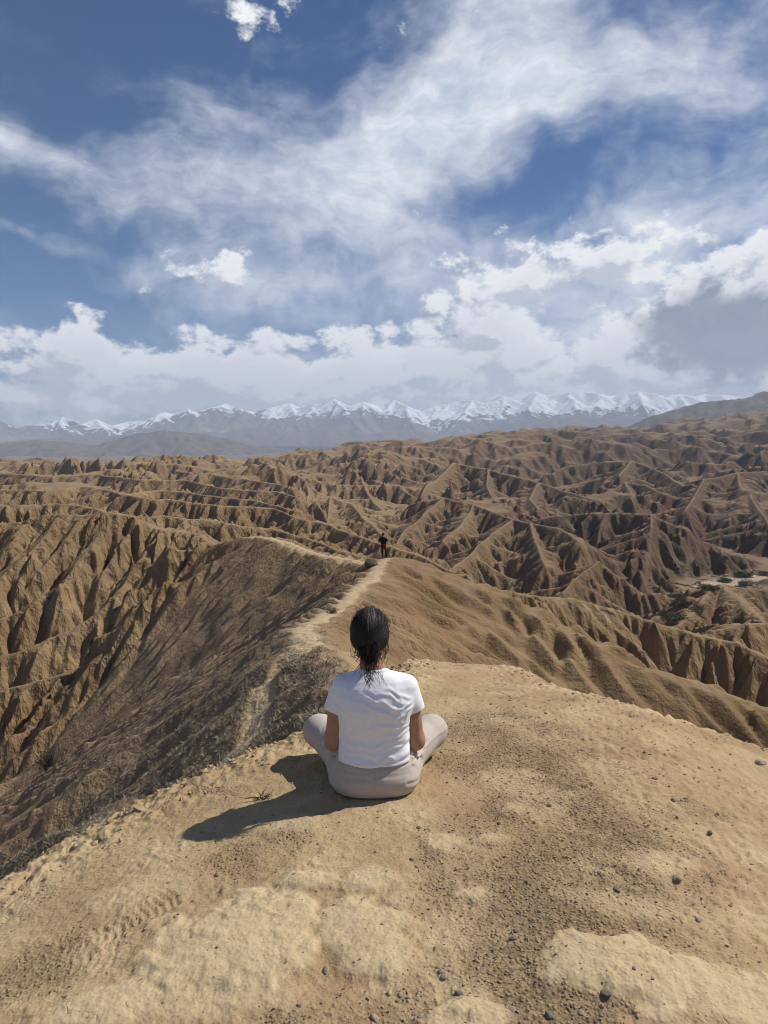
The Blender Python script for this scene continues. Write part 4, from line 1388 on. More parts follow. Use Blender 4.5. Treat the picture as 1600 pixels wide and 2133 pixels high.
bush(97, 1606, 40, 30, "dark rounded bush at the foot of the fluted cliff on the left", leaves=2200, rmin=10, mat=leaf_mat('olive_leaves', (0.035, 0.035, 0.020), (0.085, 0.078, 0.045)))
bush(692, 1277, 30, 13, "low grey-green bush beside the pale trail above the knob", leaves=900, mat=leaf_mat("grey_green_leaves", (0.035, 0.040, 0.024), (0.115, 0.11, 0.07)))
for u, v, w_, h_, lab in [
    (1405, 1293, 46, 18, "largest dark green bush, at the near end of the dry riverbed"), (1413, 1263, 30, 18, "dark round bush standing alone on the pale riverbed sand"), (1428, 1268, 14, 10, "small bush touching the round one on the riverbed"),
    (1452, 1272, 26, 16, "dark bush against the ridge promontory beside the riverbed"), (1478, 1229, 44, 14, "long low green thicket on the bank between the two bends of riverbed"), (1507, 1212, 34, 9, "flat dark thicket along the upper bend of the riverbed"),
    (1552, 1201, 42, 13, "wide dark bush on the far bank of the riverbed"), (1555, 1220, 30, 14, "dark bush on the near bank, below the wide one"), (1592, 1199, 26, 10, "dark bush on the far bank at the picture's right edge"), (1405, 1244, 28, 9, "pale green bush at the foot of the ribbed pyramid slope")]:
    bush(u, v, w_, h_ * .75, lab, leaves=1100, group='bushes beside the dry riverbed', rmin=120)

# low growth on the valley floor round the riverbed
n = 9000
ang = g5.uniform(R(14), R(31), n); rad = g5.uniform(150, 420, n)
tx, ty = rad * np.sin(ang), rad * np.cos(ang)
dd_ = dist_poly(tx, ty, wash_c)
kp = (dd_ < 46) & (surf(tx, ty) < -56) & (sample(wash, tx, ty) < .4) & (g5.uniform(0, 1, n) < sstep(-.2, .3, fbm(tx / 12, ty / 12, 3, seed=330)))
tx, ty = tx[kp][:700], ty[kp][:700]
Vs, Fs, Ts = [], [], []
for k in range(len(tx)):
    r_ = g5.uniform(.5, 1.3)
    V, F = foliage(np.array((tx[k], ty[k], float(surf(tx[k], ty[k])) - .05)), np.array((r_, r_, r_ * .5)), 36, r_ * .2, g5)
    Fs.append(F + 144 * k); Vs.append(V); Ts.append(np.repeat(g5.uniform(0, 1), 144))
o = mesh_from('valley_scrub', np.concatenate(Vs), np.concatenate(Fs), leaf_mat("pale_green_scrub", (0.075, 0.080, 0.045), (0.19, 0.18, 0.11)), smooth=False)
set_attr(o, 'tone', np.concatenate(Ts))
tag(o, label='pale green low growth along the dry riverbed', kind='stuff')

# dry plant in the shadow edge, rock beside the standing person
root = bpy.data.objects.new('dead_plant', None); col.objects.link(root)
p = pick(546, 1664, 2, 20)
root.location = (p[0], p[1], on_surface(p[0], p[1]))
tag(root, "small dry thorny plant at the edge of the seated person's shadow", 'dead plant')
nb = 46
b0 = np.stack([g5.normal(0, .016, nb), g5.normal(0, .012, nb), np.full(nb, -.004)], 1)
V, F, _ = blades(b0, g5.uniform(.03, .075, nb), np.full(nb, .0042), g5, .45, .9)
o = mesh_from('blades', V, F, STRAW, root, smooth=False); set_attr(o, 'tone', np.repeat(g5.uniform(0, .6, nb), 5))
st = [np.array([(0, 0, 0), (-.03, -.005, .012), (-.075, -.01, .008), (-.115, -.012, .015)]), np.array([(0, 0, 0), (.025, .0, .02), (.05, .01, .018)])]
V, F = tubes(st, .0022, 4); mesh_from('stem', V, F, TWIG, root)

p = pick(773, 1179, 30, 90)
v0, f0 = ICO3
q = v0 * 1.2
vv = v0 * [.42, .34, .36] * (1 + .35 * gnoise(q[:, 0] * 1.3 + q[:, 2], q[:, 1] * 1.3 - q[:, 2] * .6, 310)[:, None] + .12 * gnoise(q[:, 0] * 4, q[:, 1] * 4 + q[:, 2] * 3, 311)[:, None])
o = mesh_from('rock', vv, f0, plain_mat("brown_rock", (0.15, 0.115, 0.075), 0.9, 0.15, 0.02, 8, 0.3, 5), smooth=True)
o.location = (p[0], p[1], on_surface(p[0], p[1]) + .14)
tag(o, "brown boulder on the crest just left of the standing person", 'boulder')


# ------------------------------------------------------------------ people: implicit surfaces meshed with surface nets
def surface_nets(fn, lo, hi, h):
    lo = np.array(lo, float); hi = np.array(hi, float)
    n = np.ceil((hi - lo) / h).astype(int) + 1
    ax = [lo[i] + h * np.arange(n[i]) for i in range(3)]
    x, y, z = np.meshgrid(*ax, indexing='ij')
    F = fn(x, y, z).astype(np.float32)
    ins = F < 0
    c = [ins[i:n[0] - 1 + i, j:n[1] - 1 + j, k:n[2] - 1 + k] for i in (0, 1) for j in (0, 1) for k in (0, 1)]
    cnt = sum(a.astype(np.int8) for a in c)
    act = (cnt > 0) & (cnt < 8)
    I, J, K = np.nonzero(act)
    vid = np.full(act.shape, -1, np.int64); vid[I, J, K] = np.arange(len(I))
    acc = np.zeros((len(I), 3)); num = np.zeros(len(I))
    for axis in range(3):
        o = [a for a in range(3) if a != axis]
        for p in (0, 1):
            for q in (0, 1):
                d0 = [0, 0, 0]; d0[o[0]] = p; d0[o[1]] = q
                d1 = list(d0); d1[axis] = 1
                f0 = F[I + d0[0], J + d0[1], K + d0[2]]; f1 = F[I + d1[0], J + d1[1], K + d1[2]]
                m = (f0 < 0) != (f1 < 0)
                tt = np.where(m, f0 / np.where(m, f0 - f1, 1), 0)
                pt = np.zeros((len(I), 3)); pt[:] = d0
                pt[:, axis] = tt
                acc[m] += pt[m]; num += m
    V = lo + h * (np.stack([I, J, K], 1) + acc / num[:, None])
    quads_ = []
    for axis in range(3):
        o = [a for a in range(3) if a != axis]
        sl0 = [slice(1, n[a] - 1) for a in range(3)]; sl0[axis] = slice(0, n[axis] - 1)
        sl1 = list(sl0); sl1[axis] = slice(1, n[axis])
        a_, b_ = ins[tuple(sl0)], ins[tuple(sl1)]
        i_ = np.argwhere(a_ != b_)
        flip = a_[a_ != b_]
        off = np.array([1, 1, 1]); off[axis] = 0
        g = i_ + off
        e0 = np.zeros(3, int); e0[o[0]] = 1
        e1 = np.zeros(3, int); e1[o[1]] = 1
        idx4 = [g - e0 - e1, g - e1, g, g - e0]
        qd = np.stack([vid[tuple(q.T)] for q in idx4], 1)
        if axis == 1: flip = ~flip
        qd[~flip] = qd[~flip][:, ::-1]
        quads_.append(qd)
    Q = np.concatenate(quads_)
    Q = Q[(Q >= 0).all(1)]
    return V, Q


def smin(a, b, k):
    h = np.maximum(k - np.abs(a - b), 0) / k
    return np.minimum(a, b) - h * h * k * 0.25


def smax(a, b, k):
    return -smin(-a, -b, k)


def cone(x, y, z, a, b, ra, rb):
    """tapered capsule"""
    a = np.array(a, float); b = np.array(b, float); d = b - a
    tt = np.clip(((x - a[0]) * d[0] + (y - a[1]) * d[1] + (z - a[2]) * d[2]) / (d @ d), 0, 1)
    return np.sqrt((x - a[0] - tt * d[0]) ** 2 + (y - a[1] - tt * d[1]) ** 2 + (z - a[2] - tt * d[2]) ** 2) - (ra + tt * (rb - ra))


def ell(x, y, z, c, r):
    q = np.sqrt(((x - c[0]) / r[0]) ** 2 + ((y - c[1]) / r[1]) ** 2 + ((z - c[2]) / r[2]) ** 2)
    return (q - 1) * min(r)


def stack(x, y, z, T, grow=0.0, p=2.3):
    """body of changing oval section; rows of (z, half width, half depth, x centre, y centre)"""
    T = np.array(T, float)
    wx_, wy_, xc, yc = [np.interp(z, T[:, 0], T[:, i]) for i in (1, 2, 3, 4)]
    wx_ = wx_ + grow; wy_ = wy_ + grow
    q = (np.abs((x - xc) / wx_) ** p + np.abs((y - yc) / wy_) ** p) ** (1 / p)
    d = (q - 1) * np.minimum(wx_, wy_)
    return np.maximum(d, np.maximum(z - T[-1, 0] - grow, T[0, 0] - grow - z))


SKIN = plain_mat("skin", (0.40, 0.215, 0.140), 0.55, 0.35, 0.001, 160, 0.10, 30)
SKIN.node_tree.nodes['Principled BSDF'].inputs['Subsurface Weight'].default_value = 0.08
SKIN.node_tree.nodes['Principled BSDF'].inputs['Subsurface Radius'].default_value = (0.01, 0.004, 0.002)
COTTON = plain_mat("white_cotton", (0.86, 0.865, 0.90), 0.9, 0.1, 0.0012, 420, 0.03, 60)
COTTON.node_tree.nodes['Principled BSDF'].inputs['Sheen Weight'].default_value = 0.15
TROUSER = plain_mat("beige_cloth", (0.50, 0.435, 0.375), 0.85, 0.15, 0.0010, 500, 0.05, 40)
HAIRM = plain_mat("dark_hair", (0.012, 0.008, 0.006), 0.55, 0.3)
HAIRG = plain_mat("grey_hair", (0.10, 0.095, 0.09), 0.4, 0.5)
EYE = plain_mat("eye_white", (0.7, 0.7, 0.68), 0.2, 0.5)
SHOE = plain_mat("shoe_cloth", (0.35, 0.34, 0.33), 0.8, 0.2)


# ------------------------------------------------------------------ the seated person
SEAT = np.array([-0.045, 3.235, 0.0])
SEAT[2] = on_surface(SEAT[0], SEAT[1]) - 0.006
TORSO = [(.06, .175, .125, 0, .0), (.12, .176, .128, 0, .0), (.16, .172, .124, 0, -.004), (.22, .163, .116, 0, -.006), (.28, .153, .110, 0, -.008), (.34, .160, .112, 0, -.012), (.41, .178, .112, 0, -.014),
         (.46, .180, .106, 0, -.008), (.505, .172, .094, 0, .0), (.532, .148, .082, 0, .008), (.552, .105, .070, -.004, .014), (.566, .068, .058, -.006, .02), (.60, .048, .05, -.006, .026)]
HIPS = [(-.005, .165, .11, 0, .0), (.02, .198, .150, 0, .0), (.055, .214, .166, 0, .0), (.09, .214, .166, 0, .002), (.125, .200, .152, 0, .004), (.155, .182, .132, 0, .002), (.185, .168, .118, 0, 0)]
HEAD = (-.022, .035, .738)


def arms(x, y, z, g=0.0):
    d = None
    for s in (-1, 1):
        e = smin(cone(x, y, z, (s * .155, .0, .488), (s * .192, .018, .222), .052 + g, .043 + g), cone(x, y, z, (s * .192, .018, .222), (s * .055, .215, .150), .043 + g, .028 + g), .03)
        d = e if d is None else np.minimum(d, e)
    return d


def hands(x, y, z):
    d = None
    for s in (-1, 1):
        w = np.array((s * .055, .215, .150))
        pdir = np.array((-s * .62, .70, -.35)); pdir /= np.linalg.norm(pdir)
        side_ = np.array((s * .70, .62, .0)); side_ /= np.linalg.norm(side_)
        e = cone(x, y, z, w, w + pdir * .075, .026, .03)
        for k, (off, ln) in enumerate(((-.027, .062), (-.009, .072), (.010, .068), (.027, .052))):
            a = w + pdir * .078 + side_ * off; b = a + pdir * ln * .55 + np.array((0, 0, -.012)); c_ = b + pdir * ln * .35 + np.array((0, 0, -.022))
            e = smin(e, np.minimum(cone(x, y, z, a, b, .0092, .0085), cone(x, y, z, b, c_, .0085, .0072)), .008)
        th = w + pdir * .02 - side_ * .024
        e = smin(e, cone(x, y, z, th, th + pdir * .05 - side_ * .022, .012, .009), .01)
        d = e if d is None else np.minimum(d, e)
    return d


def legs(x, y, z, g=0.0):
    d = None
    for s in (-1, 1):
        kn = (s * .292, .375, .120); an = (-s * .07, .40 - .06 * s, .055)
        e = smin(cone(x, y, z, (s * .115, .07, .100), kn, .098 + g, .070 + g), cone(x, y, z, kn, an, .068 + g, .042 + g), .05)
        d = e if d is None else smin(d, e, .02)
    return d


def woman_body(x, y, z):
    hx, hy, hz = HEAD
    d = ell(x, y, z, (hx, hy, hz + .022), (.072, .092, .092))
    d = smin(d, ell(x, y, z, (hx, hy + .030, hz - .035), (.056, .062, .072)), .04)              # jaw
    d = smin(d, cone(x, y, z, (hx, hy + .097, hz + .012), (hx, hy + .112, hz - .022), .009, .013), .014)   # nose
    d = smin(d, ell(x, y, z, (hx, hy + .088, hz - .052), (.024, .010, .010)), .012)              # lips
    d = smax(d, -ell(x, y, z, (hx - .030, hy + .100, hz + .012), (.016, .016, .011)), .012)      # eye sockets
    d = smax(d, -ell(x, y, z, (hx + .030, hy + .100, hz + .012), (.016, .016, .011)), .012)
    for s in (-1, 1):
        ear = ell(x, y, z, (hx + s * .079, hy + .004, hz - .008), (.011, .020, .032))
        ear = smax(ear, -ell(x, y, z, (hx + s * .088, hy + .006, hz - .008), (.007, .011, .018)), .006)
        d = smin(d, ear, .008)
    d = smin(d, cone(x, y, z, (-.006, .012, .52), (hx, hy - .012, hz - .06), .052, .050), .05)   # neck
    d = smin(d, stack(x, y, z, TORSO, -.012), .03)
    d = smin(d, stack(x, y, z, HIPS, -.012), .03)
    d = smin(d, arms(x, y, z), .02)
    d = smin(d, hands(x, y, z), .012)
    d = smin(d, legs(x, y, z, -.010), .03)
    for s in (-1, 1):
        d = smin(d, cone(x, y, z, (-s * .07, .40 - .06 * s, .05), (-s * .20, .40 - .10 * s, .035), .036, .026), .03)   # feet
    return d


def px_local(u, v):
    return ((u - 786) / 455.0, (1662 - v) * 0.00203)


FOLDS = [((738, 1418), (800, 1436), (856, 1470), .0050, .0075), ((765, 1412), (815, 1424), (862, 1452), .0042, .007), ((745, 1436), (800, 1455), (850, 1488), .0045, .008),
         ((800, 1408), (835, 1418), (868, 1440), .004, .007), ((868, 1452), (852, 1466), (828, 1478), .006, .007), ((872, 1442), (850, 1450), (815, 1452), .005, .007), ((866, 1464), (852, 1482), (836, 1494), .005, .006),
         ((698, 1462), (712, 1478), (732, 1488), .006, .007), ((696, 1450), (715, 1462), (745, 1468), .004, .007), ((706, 1492), (760, 1502), (830, 1490), .0055, .008), ((780, 1484), (820, 1496), (862, 1497), .006, .007), ((712, 1506), (740, 1513), (780, 1512), .005, .006),
         ((704, 1530), (770, 1541), (862, 1522), .0062, .009), ((800, 1520), (835, 1517), (866, 1508), .005, .007), ((704, 1547), (760, 1556), (815, 1556), .0055, .007), ((800, 1546), (838, 1540), (868, 1530), .006, .007),
         ((704, 1562), (780, 1577), (870, 1553), .0065, .009), ((720, 1574), (765, 1582), (800, 1585), .005, .006), ((815, 1572), (845, 1566), (874, 1556), .0055, .006), ((706, 1578), (780, 1590), (876, 1572), .004, .006),
         ((725, 1400), (745, 1450), (750, 1500), .0022, .010), ((830, 1395), (840, 1430), (846, 1470), .0022, .010), ((756, 1382), (785, 1388), (815, 1382), .003, .006)]


def fold_field(x, z):
    out = np.zeros(x.shape)
    xn = x + 0.006 * np.sin(z * 60 + x * 25); zn = z + 0.006 * np.sin(x * 55 + 1.3) + 0.003 * np.sin(x * 130 + z * 40)
    for p0, p1, p2, h_, w_ in FOLDS:
        P = [np.array(px_local(*p)) for p in (p0, p1, p2)]
        best = np.zeros(x.shape)
        for k in range(2):
            a, b = P[k], P[k + 1]; d = b - a
            tt = np.clip(((xn - a[0]) * d[0] + (zn - a[1]) * d[1]) / (d @ d), 0, 1)
            dist = np.hypot(xn - a[0] - tt * d[0], zn - a[1] - tt * d[1])
            g = (tt + k) / 2
            best = np.maximum(best, np.exp(-(dist / w_) ** 2) * np.clip(np.sin(np.pi * np.clip(g, 0.02, 0.98)) * 1.4, 0, 1))
        out += h_ * (0.8 if p1[1] < 1500 else 0.62) * best
    return out


def hem_wave(x, y):
    return .156 + .008 * np.abs(x) / .17 + .003 * np.sin(x * 38) + np.where(y > 0, .01, 0)


def shirt(x, y, z):
    d = stack(x, y, z, TORSO, 0.010)
    for s in (-1, 1):
        d = smin(d, cone(x, y, z, (s * .146, .0, .486), (s * .187, .010, .368), .060, .0535), .020)
    d = d - fold_field(x, z) * (y < .03) * 1.15 - 0.0012 * np.sin(x * 31 + z * 47) * np.sin(z * 23 - x * 9) - .004 * np.exp(-((z - .168) / .010) ** 2) * (np.abs(x) < .22)
    d = d - (.005 * np.exp(-((z - .205) / .018) ** 2) + .004 * np.exp(-((z - .275) / .016) ** 2) - .003 * np.exp(-((z - .240) / .010) ** 2)) * sstep(.10, .16, np.abs(x))
    d = np.maximum(d, hem_wave(x, y) - z)
    # sleeve openings and neck opening
    for s in (-1, 1):
        nx_, nz_ = s * .26, -.966
        cut = (x * s > .165)
        pl = (x - s * .186) * nx_ + (z - .376 - 0.002 * np.sin(y * 60)) * nz_
        d = np.where(cut & (z < .46), np.maximum(d, pl), d)
    neck = np.maximum(z - (.578 - .9 * np.maximum(y - .0, 0)), -1)
    d = np.maximum(d, neck)
    return d


CREASES = [((864, 1543), (892, 1552), .008), ((863, 1553), (891, 1568), .009), ((864, 1564), (889, 1588), .009), ((866, 1575), (886, 1594), .007), ((867, 1586), (880, 1615), .007),
           ((704, 1535), (679, 1546), .008), ((699, 1549), (674, 1571), .009), ((706, 1558), (676, 1588), .009), ((711, 1582), (699, 1607), .007), ((699, 1574), (680, 1612), .008),
           ((740, 1606), (800, 1611), .003), ((780, 1603), (850, 1603), .003), ((690, 1632), (720, 1622), .003), ((850, 1622), (878, 1632), .003)]


def pants(x, y, z):
    d = stack(x, y, z, HIPS, 0.0, 2.5)
    d = smin(d, legs(x, y, z, .006), .05)
    # creases fanning from the hip joints across the back of the thighs
    rear = sstep(.30, .20, y)
    for (u0, v0), (u1, v1), h_ in CREASES:
        a = np.array(px_local(u0, v0)) * [1.10, 1.0]; b = np.array(px_local(u1, v1)) * [1.12, 1.0]; dd = b - a
        xb = x + .004 * np.sin(z * 90 + u0)
        tt = np.clip(((xb - a[0]) * dd[0] + (z - a[1]) * dd[1]) / (dd @ dd), 0, 1)
        ds = np.hypot(xb - a[0] - tt * dd[0], z - a[1] - tt * dd[1])
        d = d + h_ * rear * (np.exp(-(ds / .0062) ** 2) - 0.75 * np.exp(-((ds - .013) / .0075) ** 2)) * (1 - tt * .7)
    d = d - .0035 * np.exp(-((z - .146) / .006) ** 2)
    # centre seam and the seams down the outside of the thighs
    d = d + .003 * np.exp(-(x / .0035) ** 2) * (y < -.05) + .0012 * np.sin(x * 24 + z * 18) * np.sin(z * 33 - x * 11)
    return np.maximum(d, -.006 - z)


def hair_cap(x, y, z):
    hx, hy, hz = HEAD
    d = ell(x, y, z, (hx, hy - .004, hz + .020), (.086, .104, .100))
    d = smin(d, ell(x, y, z, (hx - .001, hy - .036, hz - .026), (.077, .066, .056)), .045)
    d = smin(d, cone(x, y, z, (hx + .003, hy - .085, hz - .030), (hx - .002, hy - .106, hz - .074), .034, .025), .03)
    d = smin(d, cone(x, y, z, (hx - .002, hy - .106, hz - .074), (hx - .008, hy - .112, hz - .110), .024, .010), .025)
    # strand grooves converging on the tie
    ang_ = np.arctan2(x - hx, z - hz + .05)
    d = d + .0016 * np.sin(ang_ * 46 + 3 * np.sin(y * 30 + z * 17)) * (y < .09)
    face = np.maximum(y - (hy + .055 + (z - hz) * .30), -1)      # open at the face
    low = np.where(y > hy - .012, (hz - .012) - z, -1)
    d = np.maximum(d, face)
    return np.maximum(d, low)


person = None
V, Q = surface_nets(woman_body, (-.42, -.2, -.02), (.42, .56, .86), .0088)
person = mesh_from('person', V, Q, SKIN)
person.location = SEAT
tag(person, 'person in white t-shirt and beige trousers sitting cross-legged on the summit, seen from behind', 'person')
V, Q = surface_nets(shirt, (-.30, -.2, .09), (.30, .17, .61), .0045)
mesh_from('t_shirt', V, Q, COTTON, person)
V, Q = surface_nets(pants, (-.42, -.22, -.02), (.42, .52, .23), .0062)
mesh_from('trousers', V, Q, TROUSER, person)
V, Q = surface_nets(hair_cap, (-.14, -.14, .53), (.10, .16, .87), .0036)
hair = mesh_from('hair', V, Q, HAIRM, person)
hx, hy, hz = HEAD
rs = np.random.default_rng(5)
tie = np.array((hx + .003, hy - .108, hz - .048))
dark_s, grey_s, wisp = [], [], []
for i in range(620):
    # from the hairline over the skull to the tie
    th = rs.uniform(-2.0, 2.0); start_up = rs.uniform(0.1, 1.0)
    c_ = np.array((hx, hy - .004, hz + .020)); r_ = np.array((.0865, .1045, .1005)) + rs.uniform(-.0006, .0014)
    dirs = []
    d0 = np.array((math.sin(th) * .95, rs.uniform(-.55, .55), math.cos(th) * .9 + .05)); d0 /= np.linalg.norm(d0)
    d1 = (tie - c_) / r_; d1 /= np.linalg.norm(d1)
    P = []
    jit = rs.normal(0, .035, 3)
    for t_ in np.linspace(0, 1, 9):
        q_ = d0 * (1 - t_) + d1 * t_ + jit * math.sin(t_ * math.pi)
        q_ /= np.linalg.norm(q_)
        P.append(c_ + q_ * r_)
    P = np.array(P)
    (grey_s if (abs(P[0][0] - hx - .006) < .022 and P[0][2] > hz + .06 and rs.random() < .55) or rs.random() < .012 else dark_s).append(P)
for i in range(420):
    # the tail and hair round the nape
    a0 = tie + rs.normal(0, 1, 3) * (.024, .014, .02)
    L_ = .015 + .075 * rs.uniform(0, 1) ** 2.2
    sway = rs.normal(0, .020); out = rs.uniform(-.016, .004); cu = rs.uniform(-.007, .007)
    P = [a0 + np.array((sway * t_ ** 1.6 - .008 * t_ + cu * math.sin(t_ * 5), -.016 * math.sin(t_ * 2.2) + out * t_, -L_ * t_)) for t_ in np.linspace(0, 1, 8)]
    dark_s.append(np.array(P))
for i in range(46):
    # loose curls lying on the shirt and round the ears
    a0 = tie + np.array((rs.normal(0, .022), -.006, -.06 - rs.uniform(0, .04)))
    L_ = rs.uniform(.05, .12); k_ = rs.uniform(-1, 1); ph = rs.uniform(0, 6)
    P = [a0 + np.array((k_ * .045 * t_ ** 1.5 + .006 * math.sin(ph + t_ * 7), -.012 - .010 * math.sin(t_ * 2.5), -L_ * t_ * (1 - .2 * t_ * abs(k_)))) for t_ in np.linspace(0, 1, 12)]
    wisp.append(np.array(P))
for i in range(60):
    s = rs.choice((-1, 1)); a0 = np.array((hx + s * rs.uniform(.055, .082), hy - rs.uniform(.0, .06), hz + rs.uniform(-.05, .05)))
    L_ = rs.uniform(.03, .09)
    P = [a0 + np.array((s * .012 * math.sin(t_ * 3) - s * .02 * t_ * t_, -.02 * t_, -L_ * t_)) for t_ in np.linspace(0, 1, 8)]
    wisp.append(np.array(P))
for i in range(190):
    # short flyaways lifting off the outline
    th = rs.uniform(-1.9, 1.9); d0 = np.array((math.sin(th), rs.uniform(-.7, .4), math.cos(th))); d0 /= np.linalg.norm(d0)
    a0 = np.array((hx, hy - .004, hz + .020)) + d0 * (.0855, .1035, .0995)
    tg = np.cross(d0, rs.normal(size=3)); tg[2] -= .5; tg /= np.linalg.norm(tg)
    L_ = rs.uniform(.02, .06)
    wisp.append(np.array([a0 + tg * L_ * t_ + d0 * (.010 * math.sin(t_ * 2.4) * rs.uniform(.3, 1)) for t_ in np.linspace(0, 1, 7)]))
V, Q = tubes(dark_s, .00105); o = mesh_from('hair_strands', V, Q, HAIRM, hair); o['kind'] = 'stuff'
V, Q = tubes(grey_s, .0011); o = mesh_from('grey_strands', V, Q, HAIRG, hair); o['kind'] = 'stuff'
V, Q = tubes(wisp, .0008); o = mesh_from('loose_strands', V, Q, HAIRM, hair); o['kind'] = 'stuff'
IRIS = plain_mat("brown_iris", (0.03, 0.016, 0.009), 0.2, 0.5)
for s in (-1, 1):
    e_ = (hx + s * .030, hy + .074, hz + .012)
    V, Q = surface_nets(lambda x, y, z: ell(x, y, z, e_, (.0120, .0125, .0095)), np.array(e_) - .016, np.array(e_) + .016, .0016)
    eye = mesh_from('eye', V, Q, EYE, person)
    i_ = (e_[0], e_[1] + .0095, e_[2])
    V, Q = surface_nets(lambda x, y, z: ell(x, y, z, i_, (.0054, .0040, .0054)), np.array(i_) - .008, np.array(i_) + .008, .0010)
    mesh_from('iris', V, Q, IRIS, eye)
    V, Q = tubes([np.array([(hx + s * (.014 + .034 * t_), hy + .086 - .010 * t_ * t_, hz + .030 + .006 * math.sin(t_ * 3)) for t_ in np.linspace(0, 1, 7)])], .0028, 5)
    mesh_from('eyebrow', V, Q, HAIRM, person)
    V, Q = surface_nets(lambda x, y, z: np.maximum(smin(cone(x, y, z, (-s * .08, .40 - .06 * s, .048), (-s * .215, .40 - .11 * s, .034), .044, .036), ell(x, y, z, (-s * .08, .40 - .06 * s, .04), (.05, .05, .04)), .02), -.004 - z),
                        (-.30, .2, -.02), (.30, .56, .12), .006)
    mesh_from('shoe', V, Q, SHOE, person)

# ------------------------------------------------------------------ the standing person
STAND = np.array([0.02, 48.0, 0.0])
p_ = at_depth(799, 1182, 48.0)
STAND = np.array([p_[0], p_[1], on_surface(p_[0], p_[1])])
BLACK = plain_mat("black_cotton", (0.012, 0.012, 0.014), 0.85, 0.2)
NAVY = plain_mat("dark_trouser_cloth", (0.018, 0.017, 0.022), 0.85, 0.2)
REDC = plain_mat("red_cloth", (0.20, 0.012, 0.014), 0.8, 0.2, 0, 1, 0.25, 14)
DSHOE = plain_mat("dark_shoe", (0.03, 0.026, 0.028), 0.7, 0.3)
LF, RF = (-.055, .0, .0), (.21, .16, .10)      # the right foot stands forward on higher ground
RF = (.20, .18, on_surface(STAND[0] + .20, STAND[1] + .18) - STAND[2])
S_TORSO = [(.88, .165, .105, .0, .0), (1.0, .150, .10, .0, .0), (1.12, .160, .105, -.005, .0), (1.28, .185, .112, -.01, .0), (1.38, .185, .10, -.01, .005), (1.44, .13, .075, -.01, .01), (1.48, .06, .055, -.01, .015), (1.52, .05, .05, -.012, .02)]


def s_legs(x, y, z, g=0.0):
    d = None
    for hip, kn, ft in (((-.085, 0, .90), (-.075, .03, .48), LF), ((.085, .0, .90), (.155, .10, .52), RF)):
        f = np.array(ft) + (0, 0, .07)
        e = smin(cone(x, y, z, hip, kn, .092 + g, .060 + g), cone(x, y, z, kn, f, .058 + g, .042 + g), .04)
        d = e if d is None else smin(d, e, .03)
    return d


def s_arms(x, y, z, g=0.0, fore=True):
    d = None
    for s in (-1, 1):
        el_ = (s * .275 - .01, -.02 if s < 0 else .04, 1.13)
        e = cone(x, y, z, (s * .185 - .01, .0, 1.37), el_, .052 + g, .042 + g)
        if fore: e = smin(e, cone(x, y, z, el_, (s * -.02, .20, 1.16 + s * .03), .040 + g, .030 + g), .03)
        d = e if d is None else np.minimum(d, e)
    return d


def man_body(x, y, z):
    d = ell(x, y, z, (-.02, .035, 1.655), (.074, .092, .112))
    d = smin(d, cone(x, y, z, (-.02, .125, 1.65), (-.02, .135, 1.63), .012, .014), .02)
    for s in (-1, 1): d = smin(d, ell(x, y, z, (-.02 + s * .076, .03, 1.645), (.012, .02, .03)), .01)
    d = smin(d, cone(x, y, z, (-.012, .012, 1.42), (-.02, .025, 1.58), .058, .052), .04)
    d = smin(d, stack(x, y, z, S_TORSO, -.014), .03)
    d = smin(d, s_arms(x, y, z, -.004), .02)
    for s in (-1, 1):
        w = np.array((s * -.02, .20, 1.16 + s * .03))
        d = smin(d, cone(x, y, z, w, w + (-s * .07, .01, .01), .026, .030), .02)
        for k in range(4):
            a = w + (-s * .075, .012 - .0, .03 - .02 * k); d = smin(d, cone(x, y, z, a, a + (-s * .06, -.02, 0), .010, .008), .008)
        d = smin(d, cone(x, y, z, w + (-s * .03, .01, .03), w + (-s * .06, .0, .065), .011, .009), .01)
    d = smin(d, s_legs(x, y, z, -.012), .03)
    return d


def man_shirt(x, y, z):
    d = stack(x, y, z, S_TORSO, .010)
    d = smin(d, np.maximum(s_arms(x, y, z, .016, False), 1.19 - z), .03)
    d = d - .006 * np.sin(z * 40 + x * 22)
    return np.maximum(np.maximum(d, .90 - z), z - 1.475)


def man_jacket(x, y, z):
    T = [(.62, .06, .02, .11, -.115), (.72, .085, .022, .10, -.125), (.86, .10, .028, .06, -.125), (.98, .09, .024, .04, -.115)]
    d = stack(x, y, z, T, .006, 2.6)
    band = np.maximum(np.abs(stack(x, y, z, [(.9, .165, .112, 0, 0), (1.06, .155, .108, 0, 0)], .012)) - .012, np.abs(z - .985) - .028)
    return smin(d, band, .02) - .004 * np.sin(x * 70 + z * 12)


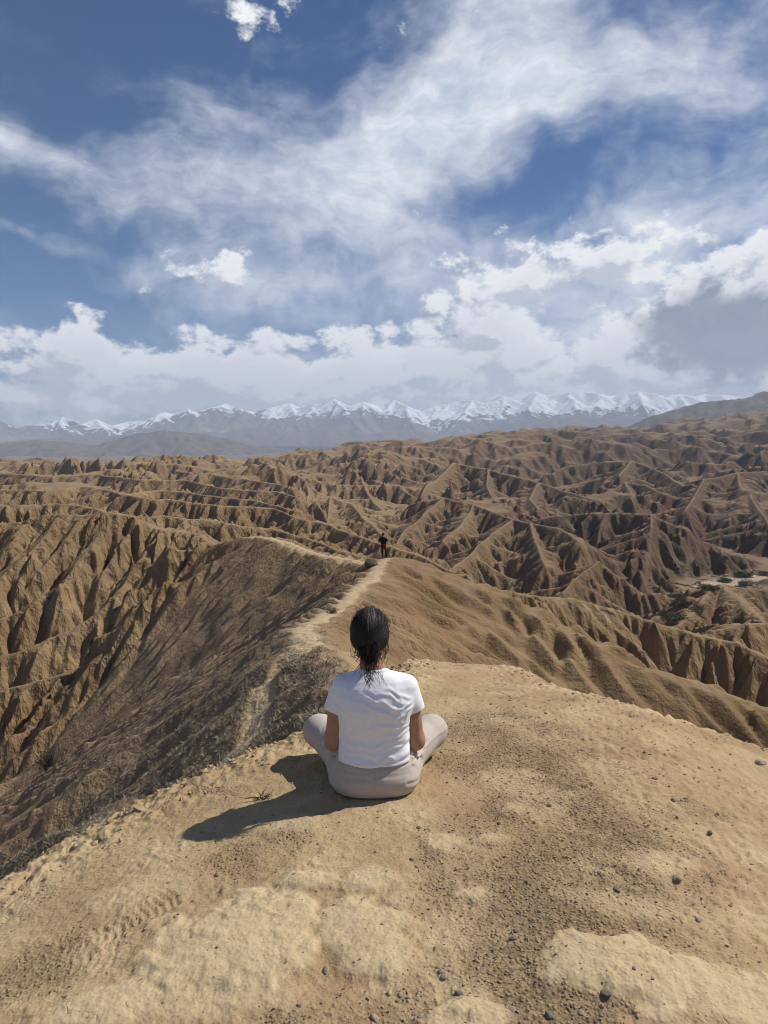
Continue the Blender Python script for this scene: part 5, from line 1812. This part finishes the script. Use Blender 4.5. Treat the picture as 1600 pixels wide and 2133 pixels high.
V, Q = surface_nets(man_body, (-.36, -.2, -.04), (.36, .42, 1.80), .014)
man = mesh_from('person', V, Q, SKIN)
man.location = STAND
tag(man, 'person in black t-shirt with red jacket tied round the waist, standing on the far crest', 'person')
V, Q = surface_nets(man_shirt, (-.40, -.22, .84), (.40, .26, 1.52), .012)
mesh_from('t_shirt', V, Q, BLACK, man)
V, Q = surface_nets(lambda x, y, z: np.maximum(smin(s_legs(x, y, z, .008), stack(x, y, z, [(.80, .165, .115, 0, 0), (.98, .160, .105, 0, 0)], .004), .04), z - .97), (-.3, -.2, -.02), (.4, .4, 1.02), .013)
mesh_from('trousers', V, Q, NAVY, man)
V, Q = surface_nets(man_jacket, (-.24, -.22, .54), (.26, .2, 1.10), .011)
mesh_from('red_jacket', V, Q, REDC, man)
V, Q = surface_nets(lambda x, y, z: np.maximum(ell(x, y, z, (-.02, .028, 1.672), (.084, .102, .112)), np.minimum((y - .085), 9) * .8 + np.where(z < 1.64, .04 - (0.06 - y), -.02)), (-.14, -.1, 1.54), (.1, .16, 1.82), .009)
mesh_from('hair', V, Q, HAIRM, man)
for ft, a in ((LF, 0.1), (RF, 0.35)):
    f = np.array(ft)
    V, Q = surface_nets(lambda x, y, z: np.maximum(smin(cone(x, y, z, f + (0, -.05, .04), f + (math.sin(a) * .17, math.cos(a) * .17, .03), .050, .042), cone(x, y, z, f + (0, -.02, .05), f + (0, 0, .11), .05, .046), .03), f[2] - z - .01),
                        f + (-.12, -.14, -.03), f + (.2, .28, .18), .010)
    mesh_from('shoe', V, Q, DSHOE, man)

# ------------------------------------------------------------------ air
def haze_box():
    m = bpy.data.materials.new("air_haze")
    m.use_nodes = True
    n = m.node_tree.nodes
    n.clear()
    out = n.new('ShaderNodeOutputMaterial')
    v = n.new('ShaderNodeVolumePrincipled')
    v.inputs['Color'].default_value = (0.70, 0.82, 1.0, 1)
    v.inputs['Density'].default_value = 8.0e-5
    v.inputs['Anisotropy'].default_value = 0.0
    m.node_tree.links.new(v.outputs[0], out.inputs['Volume'])
    x, y0, y1, z0, z1 = 12500, -10500, 16500, -420, 1350
    V = np.array([(-x, y0, z0), (x, y0, z0), (x, y1, z0), (-x, y1, z0), (-x, y0, z1), (x, y0, z1), (x, y1, z1), (-x, y1, z1)])
    F = np.array([(0, 3, 2, 1), (4, 5, 6, 7), (0, 1, 5, 4), (1, 2, 6, 5), (2, 3, 7, 6), (3, 0, 4, 7)])
    o = mesh_from('haze', V, F, m, smooth=False)
    return tag(o, label='thin blue air haze between the ridge and the far mountains', kind='stuff')


haze_box()
